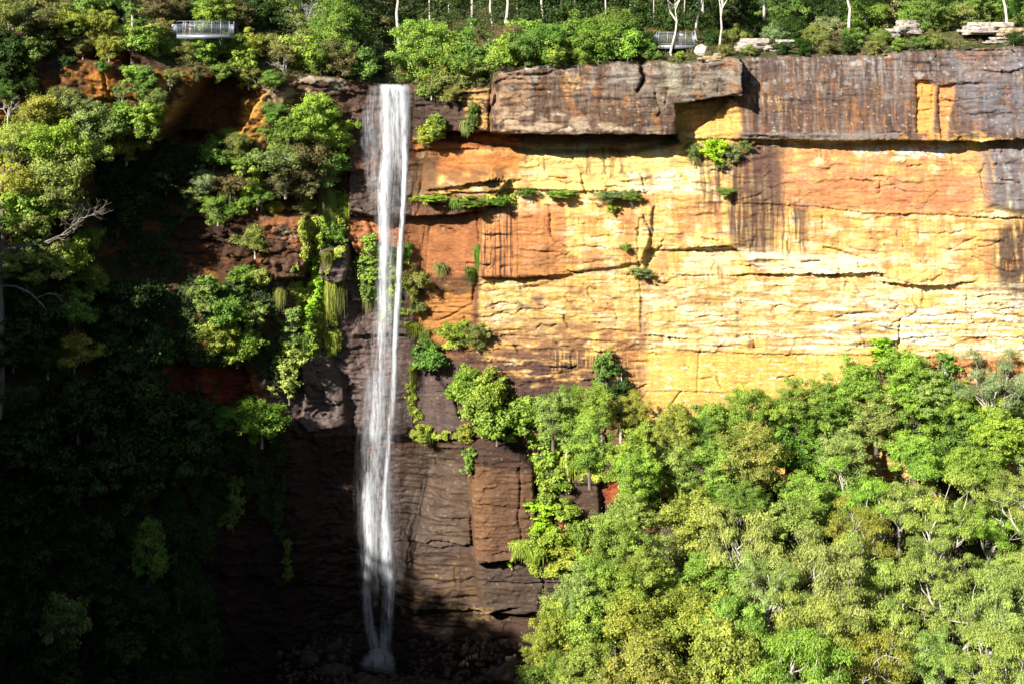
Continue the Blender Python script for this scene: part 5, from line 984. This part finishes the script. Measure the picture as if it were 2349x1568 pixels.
def outcrop_mesh(name, seed, mat):
    """weathered bedded sandstone: a few broken slabs set on one another"""
    rg = np.random.RandomState(seed); bm = bmesh.new(); z = -.6; nl = 4
    for L in range(nl):
        h = (1.6/nl)*rg.uniform(.7, 1.3); n = 22; cx, cy = rg.normal(0, .10, 2); sc_ = rg.uniform(.72, 1.05)*(1-.08*L); ph = rg.uniform(0, 6.28)
        ring = []
        for lv, inset in ((0, .97), (.3, 1.0), (.8, .985), (1, .9)):
            r_ = []
            for q in range(n):
                a = q/n*6.283; r = sc_*inset*(1+.22*math.sin(a*2+ph)+.12*math.sin(a*5+ph*2)+rg.normal(0, .035))
                c_, s_ = math.cos(a), math.sin(a); kx = abs(c_)**.6*math.copysign(1, c_); ky = abs(s_)**.6*math.copysign(1, s_)
                r_.append(bm.verts.new((cx+kx*r, cy+ky*r*.75, z+h*lv+rg.normal(0, .018))))
            ring.append(r_)
        for u_, v_ in zip(ring[:-1], ring[1:]):
            for q in range(n): bm.faces.new((u_[q], u_[(q+1) % n], v_[(q+1) % n], v_[q]))
        bm.faces.new(ring[-1]); bm.faces.new(ring[0][::-1]); z += h*.86
    bmesh.ops.triangulate(bm, faces=[f for f in bm.faces if len(f.verts) > 4]); bmesh.ops.subdivide_edges(bm, edges=bm.edges[:], cuts=1)
    for v in bm.verts:
        p = v.co; k = float(fbm(np.array([p.x*3+seed]), np.array([p.y*3+p.z*2]), 3, seed)[0]); v.co = p+Vector((p.x, p.y, 0))*.10*k+Vector((0, 0, .05*k))
    me = bpy.data.meshes.new(name); bm.to_mesh(me); bm.free(); me.materials.append(mat); return me
def rim_rock(me, U, V, wpx, hpx, label, group='pale rocks along the rim', bk=None, rz=.3):
    best = None
    for k in np.arange(.2, 45, .3):
        x, y, z = plateau(U, k); v = VH+(ZC-z)*F/y
        if best is None or abs(v-V-hpx*.3) < best[0]: best = (abs(v-V-hpx*.3), k)
    if bk is not None: best = (0, bk)
    x, y, z = plateau(U, best[1]); X, Y, Z = P(U, V, y)
    o = link('boulder', me); sc = y/F; d = Vector(me.vertices[0].co)
    bb = [max(abs(v.co[i]) for v in me.vertices) for i in range(3)]
    s = wpx*.5*sc/bb[0]; o.location = (X, Y, Z-(.15*hpx*sc if bk is not None else 0)); o.scale = (s, s*.8, hpx*.62*sc/bb[2]); o.rotation_euler = (0, 0, rz)
    tag(o, label, 'boulder', group)
PB = [outcrop_mesh('boulder', 20+i, PALEROCK) for i in range(3)]; TB = [outcrop_mesh('boulder', 30+i, TANROCK) for i in range(2)]; BAL = boulder_mesh('boulder', 25, .6, PALEROCK)
rim_rock(BAL, 1612, 117, 40, 26, 'big pale boulder balanced on the rim below the right lookout', rz=0)
rim_rock(TB[0], 1630, 136, 66, 12, 'flat tan slab under the balanced boulder'); rim_rock(PB[1], 1642, 127, 18, 8, 'small pale rock beside the balanced boulder')
rim_rock(PB[1], 1720, 101, 100, 28, 'long pale rock hump right of the white gum', rz=.1, bk=3.5); rim_rock(PB[2], 1800, 100, 90, 20, 'low pale rock outcrop in the heath left of the tall straight gum', rz=.2, bk=3.5)
rim_rock(PB[0], 2085, 60, 90, 30, 'whitish rock hump in the middle of the right hand bush', rz=.4, bk=7); rim_rock(PB[2], 2045, 76, 60, 22, 'grey rock hump among saplings on the right rim', bk=5)
rim_rock(PB[1], 2255, 64, 150, 28, 'large white slab under the forked gum', rz=.05, bk=6); rim_rock(TB[1], 2320, 74, 90, 22, 'tan slab at the right edge beside the forked gum', bk=5); rim_rock(PB[2], 2290, 92, 90, 14, 'flat pale step of rock below the forked gum', rz=.2, bk=3)
rim_rock(PB[0], 1168, 162, 60, 20, 'white lichened boulder at the left end of the overhang', rz=.2, bk=.4); rim_rock(PB[1], 1226, 158, 80, 16, 'flat white boulder on the overhang rim', rz=.1, bk=.5)
rim_rock(PB[0], 1770, 112, 60, 14, 'pale broken rock at the edge above the streaked cliff')
rg = random.Random(4); bl = []
for i in range(30):
    bu = rg.uniform(700, 1330); bl.append((bu, rg.uniform(1556 if 800 < bu < 945 else 1478, 1585), rg.uniform(8, 20)**1.0*rg.choice([1, 1, 1.6, 2.6, 4.2])))
bl += [(1192, 1520, 26), (1130, 1540, 40), (1060, 1545, 30), (1290, 1530, 60), (830, 1562, 50), (1010, 1500, 20)]
bl.sort()
for i, (U, V, wp) in enumerate(bl):
    y = 195.5-(V-1470)*.12-(.0 if U < 1100 else (U-1100)*.05); X, Y, Z = P(U, V, y); o = link('boulder', WB[i % 5]); s = wp*.5*y/F
    o.location = (X, Y, Z); o.scale = (s, s*.9, s*rg.uniform(.7, 1.1)); o.rotation_euler = (rg.uniform(-.4, .4), rg.uniform(-.4, .4), rg.uniform(0, 6))
    tag(o, '%s brown boulder in the dark rubble at the falls\' foot, %s from the left' % ('large' if wp > 36 else ('small' if wp < 22 else 'medium'), (ORD+['thirty-first', 'thirty-second', 'thirty-third', 'thirty-fourth', 'thirty-fifth', 'thirty-sixth'])[i]), 'boulder', 'boulders at the foot of the falls')
n = 900; Ur = G_.uniform(640, 1380, n); Vr = G_.uniform(1465, 1640, n); Vs, Qs, off = [], [], 0
ico = [(v.co.copy()) for v in WB[0].vertices][:1]
tri = np.array([[0, 1, 2, 2], ]); cube = np.array([(-1, -1, -1), (1, -1, -1), (1, 1, -1), (-1, 1, -1), (-.8, -.7, 1), (.7, -.8, .9), (.8, .7, 1), (-.7, .8, .8)]); cf = np.array([(0, 3, 2, 1), (4, 5, 6, 7), (0, 1, 5, 4), (1, 2, 6, 5), (2, 3, 7, 6), (3, 0, 4, 7)])
for U, V in zip(Ur, Vr):
    if 810 < U < 940 and V < 1545: V = G_.uniform(1550, 1630)
    y = 195.8-(V-1470)*.12-max(0, U-1100)*.05; r = G_.uniform(.12, .5); a = Matrix.Rotation(G_.uniform(0, 6), 3, Vector(G_.normal(size=3)).normalized())
    Vs.append((cube*[1, .8, .6]*G_.uniform(.7, 1.2, (8, 1))*r)@np.array(a)+np.array(P(U, V, y))); Qs.append(cf+off); off += 8
tag(link('rubble', mesh_np('rubble', np.concatenate(Vs), np.concatenate(Qs), False, None, WETROCK)), 'dark wet rubble heaped round the foot of the waterfall', 'rubble', kind='stuff')

# ------------------------------------------------------------------ the two lookout platforms
STEEL = simple_mat('galvanised_steel', (.26, .29, .34), .45, .35, .15, 3); DECKM = simple_mat('grey_decking', (.22, .22, .22), .8, 0, .2, 2); DARKST = simple_mat('dark_steel', (.12, .125, .14), .6, .3)
MESHM = simple_mat('grey_infill_panel', (.25, .27, .30), .7, .1)
class MB:
    def __init__(s): s.V, s.Q, s.n = [], [], 0
    def box(s, a, b):
        (x0, y0, z0), (x1, y1, z1) = a, b
        s.V += [(x0, y0, z0), (x1, y0, z0), (x1, y1, z0), (x0, y1, z0), (x0, y0, z1), (x1, y0, z1), (x1, y1, z1), (x0, y1, z1)]
        s.Q += [[s.n+i for i in f] for f in ((0, 3, 2, 1), (4, 5, 6, 7), (0, 1, 5, 4), (1, 2, 6, 5), (2, 3, 7, 6), (3, 0, 4, 7))]; s.n += 8; return s
    def beam(s, p, q, w_, h_):
        p, q = Vector(p), Vector(q); d = (q-p).normalized(); u = d.cross(Vector((0, 0, 1))); u = u.normalized() if u.length > .01 else Vector((1, 0, 0)); v = u.cross(d).normalized()
        for e in (p, q):
            for a, b_ in ((-1, -1), (1, -1), (1, 1), (-1, 1)): s.V.append(tuple(e+u*a*w_/2+v*b_*h_/2))
        s.Q += [[s.n+i for i in f] for f in ((0, 3, 2, 1), (4, 5, 6, 7), (0, 1, 5, 4), (1, 2, 6, 5), (2, 3, 7, 6), (3, 0, 4, 7))]; s.n += 8; return s
    def build(s, name, mat, parent=None): return link(name, mesh_np(name, s.V, s.Q, False, None, mat), parent)
def platform(U0, U1, Vfl0, Vfl1, hrail, nposts, y, label, depth=3.2, panel=.14, rz=0.0):
    x0, _, z0 = P(U0, Vfl0, y); x1, _, z1 = P(U1, Vfl1, y); zf = (z0+z1)/2; Lx = x1-x0
    o = empty('lookout_platform', ((x0+x1)/2, y, zf), rz); tag(o, label, 'lookout platform', 'steel lookout platforms')
    h = Lx/2; D = depth
    MB().box((-h, .02, -.10), (h, D, -.02)).build('deck', DECKM, o)
    MB().box((-h-.03, -.06, -.50), (h+.03, .0, .0)).build('fascia_beam', STEEL, o)
    for sgn in (-1, 1): MB().box((sgn*(h-.01)-.04, .0, -.46), (sgn*(h-.01)+.04, D, -.11)).build('side_beam', STEEL, o)
    for i in range(nposts):
        x = -h+Lx*i/(nposts-1); MB().box((x-.045, -.03, 0.0), (x+.045, .05, hrail)).build('post', STEEL, o)
    for sgn in (-1, 1):
        MB().box((sgn*h-.045, D-.1, -.02), (sgn*h+.045, D, hrail)).build('post', STEEL, o)
    MB().box((-h-.05, -.035, hrail), (h+.05, .055, hrail+.06)).build('top_rail', STEEL, o)
    MB().box((-h, -.0, hrail*.78), (h, .03, hrail*.78+.04)).build('mid_rail', STEEL, o); MB().box((-h, -.0, .16), (h, .03, .20)).build('bottom_rail', STEEL, o)
    nb = int(Lx/.135); bl_ = MB()
    for i in range(nb):
        x = -h+Lx*(i+.5)/nb; bl_.box((x-.011, .004, .2), (x+.011, .026, hrail*.78))
    bl_.build('balusters', STEEL, o)
    for sgn in (-1, 1):
        g = MB().box((sgn*h-.02, .05, hrail), (sgn*h+.02, D, hrail+.05)).box((sgn*h-.02, .05, hrail*.78), (sgn*h+.02, D, hrail*.78+.04)); g.build('side_rail', STEEL, o)
        s_ = MB(); k = int(D/.15)
        for i in range(k): s_.box((sgn*h-.011, .1+i*.15, .0), (sgn*h+.011, .122+i*.15, hrail*.78))
        s_.build('side_balusters', STEEL, o)
    bk_ = MB().box((-h, D-.03, hrail*.9), (h, D+.02, hrail*.9+.05)); 
    for i in range(int(Lx/.3)): bk_.box((-h+i*.3, D-.02, 0), (-h+i*.3+.025, D+.005, hrail*.9))
    bk_.build('back_rail', DARKST, o)
    MB().box((-h-Lx*panel, .5, .1), (-h-.06, .54, hrail*.8)).build('infill_panel', MESHM, o)
    for sgn in (-.6, .6): MB().beam((sgn*h, .3, -.5), (sgn*h, D, -2.6), .14, .18).build('strut', DARKST, o)
    return o, zf
yl = wall_y(460, 152)-.6
LP, zl = platform(406, 526, 78.5, 81.5, 1.72, 7, yl, 'steel lookout platform with two visitors jutting out at the top left', 3.2, .12)
yr = plateau(1550, 6.0)[1]-2.0
RP, zr = platform(1511, 1594, 104, 104, 1.72, 5, yr, 'smaller steel lookout platform behind a curved white gum', 3.0, .12)
# interpretive sign on the left platform
o = empty('information_sign', P(449, 78.5, yl+.55)); o.location.z = zl; tag(o, 'sloping information panel on legs on the left lookout', 'information sign')
SIGN = simple_mat('cream_panel', (.72, .68, .55), .5, 0, .08)
sp = MB(); sp.beam((-.75, 0, 1.18), (.75, 0, 1.14), .75, .05).build('panel', SIGN, o); MB().beam((-.75, -.02, 1.18), (-1.15, -.02, 1.42), .5, .04).build('side_panel', SIGN, o)
for sx_ in (-.55, .55): MB().beam((sx_-.25*abs(sx_)/sx_*(1 if sx_ < 0 else -1)*-1, 0, 0), (sx_, 0, 1.13), .05, .05).build('leg', STEEL, o)

# ------------------------------------------------------------------ visitors
SKIN = simple_mat('skin', (.52, .30, .2), .6, 0, .05); HAIRB = simple_mat('brown_hair', (.12, .055, .03), .7); HAIRD = simple_mat('dark_hair', (.02, .016, .014), .7)
WHITE = simple_mat('white_cloth', (.82, .82, .8), .9, 0, .04); DENIM = simple_mat('denim', (.18, .2, .34), .9); BLUE = simple_mat('blue_cloth', (.16, .2, .3), .9); GREYC = simple_mat('pale_grey_cloth', (.6, .6, .6), .9)
def skin_mesh(name, joints, edges, mat, parent, root=0, sub=2):
    me = bpy.data.meshes.new(name); me.from_pydata([j[:3] for j in joints], edges, []); o = link(name, me, parent)
    md = o.modifiers.new('skin', 'SKIN'); me.skin_vertices[0].data
    for i, j in enumerate(joints):
        me.skin_vertices[0].data[i].radius = (j[3], j[4] if len(j) > 4 else j[3]); me.skin_vertices[0].data[i].use_root = (i == root)
    md.use_smooth_shade = True; s_ = o.modifiers.new('smooth', 'SUBSURF'); s_.levels = sub; s_.render_levels = sub
    me.materials.append(mat); return o
def person(loc, rz, label, hairm, topm, legm, arms, lean=0.0, shorts=True, long_hair=False, sc=1.0):
    o = empty('person', loc, rz); o.scale = (sc, sc, sc); tag(o, label, 'person', 'visitors on the lookouts')
    J = [(0, 0, .95, .14, .10), (0, -.02*lean, 1.12, .12, .09), (0, -.10*lean, 1.34, .15, .10), (0, -.14*lean, 1.46, .06, .06), (0, -.16*lean, 1.54, .05), (0, -.18*lean-.01, 1.63, .075, .095), (0, -.18*lean-.01, 1.72, .06, .075)]
    E = [(0, 1), (1, 2), (2, 3), (3, 4), (4, 5), (5, 6)]
    for sg in (-1, 1):
        n = len(J); J += [(sg*.09, 0, .88, .085), (sg*.10, -.03, .48, .055), (sg*.10, .02, .10, .038), (sg*.105, -.12, .035, .035)]; E += [(0, n), (n, n+1), (n+1, n+2), (n+2, n+3)]
        sh, el, wr = arms[0 if sg < 0 else 1]; n = len(J)
        J += [(sg*.19, -.10*lean, 1.38, .055), (*el, .042), (*wr, .028), (wr[0]*1.0, wr[1]-.07, wr[2]-.01, .034, .018)]; E += [(2, n), (n, n+1), (n+1, n+2), (n+2, n+3)]
        for f in range(5):
            q = len(J); dx = (f-2)*.016; ln = [.05, .075, .085, .078, .06][f]
            J += [(wr[0]+dx, wr[1]-.10, wr[2]-.012, .009), (wr[0]+dx*1.3, wr[1]-.10-ln*.6, wr[2]-.03, .008), (wr[0]+dx*1.3, wr[1]-.10-ln*.75, wr[2]-.03-ln*.4, .007)]; E += [(n+3, q), (q, q+1), (q+1, q+2)]
    hz, hy = 1.66, -.18*lean-.01
    n = len(J); J += [(0, hy-.105, hz-.02, .014)]; E += [(5, n)]           # nose
    skin_mesh('body', J, E, SKIN, o)
    hr = [(0, hy+.02, 1.75, .085, .09), (0, hy+.065, 1.68, .085, .06), (0, hy+.075, 1.58, .075, .045)]
    if long_hair: hr += [(0, hy+.10, 1.45, .07, .04), (0, hy+.10, 1.34, .05, .03)]
    skin_mesh('hair', hr, [(i, i+1) for i in range(len(hr)-1)], hairm, o)
    T = [(0, 0, .96, .165, .12), (0, -.02*lean, 1.12, .14, .105), (0, -.10*lean, 1.33, .17, .115), (0, -.13*lean, 1.43, .09, .08)]; TE = [(0, 1), (1, 2), (2, 3)]
    for sg in (-1, 1):
        sh, el, wr = arms[0 if sg < 0 else 1]; n = len(T); mx_ = [(.19*sg+el[0])/2, (-.10*lean+el[1])/2, (1.38+el[2])/2]
        T += [(sg*.19, -.10*lean, 1.38, .07), (*mx_, .062)]; TE += [(2, n), (n, n+1)]
    skin_mesh('shirt', T, TE, topm, o)
    Lg = [(0, 0, .97, .155, .12)]; LE = []
    for sg in (-1, 1):
        n = len(Lg); Lg += [(sg*.09, 0, .86, .10), (sg*.10, -.02, .55 if shorts else .48, .075 if shorts else .07)]; LE += [(0, n), (n, n+1)]
        if not shorts: Lg += [(sg*.10, .02, .12, .055)]; LE += [(n+1, n+2)]
    skin_mesh('shorts' if shorts else 'trousers', Lg, LE, legm, o)
    for sg in (-1, 1): skin_mesh('shoe', [(sg*.10, .04, .045, .045), (sg*.105, -.13, .04, .04, .035)], [(0, 1)], WHITE if shorts else HAIRD, o)
    return o
ARM_RAIL = [(0, (-.26, -.16, 1.16), (-.18, -.38, 1.22)), (0, (.26, -.16, 1.16), (.18, -.38, 1.22))]
ARM_DOWN = [(0, (-.27, .02, 1.12), (-.26, -.08, .9)), (0, (.27, .02, 1.12), (.26, -.08, .9))]
x, y, z = P(421, 79, yl+.7); person((x, y, zl), .5, 'brown haired visitor in white top and blue shorts leaning on the left rail', HAIRB, WHITE, DENIM, ARM_RAIL, .8, True, True)
x, y, z = P(436.5, 79, yl+1.1); person((x, y, zl), -.2, 'dark haired visitor in blue top and pale shorts behind the information panel', HAIRD, BLUE, GREYC, ARM_DOWN, .2, True, True, .96)
x, y, z = P(1562, 104, yr+.35); person((x, y, zr), .15, 'visitor in a loose white shirt at the rail of the right lookout', HAIRB, WHITE, DENIM, ARM_RAIL, .7, False, False, 1.08)
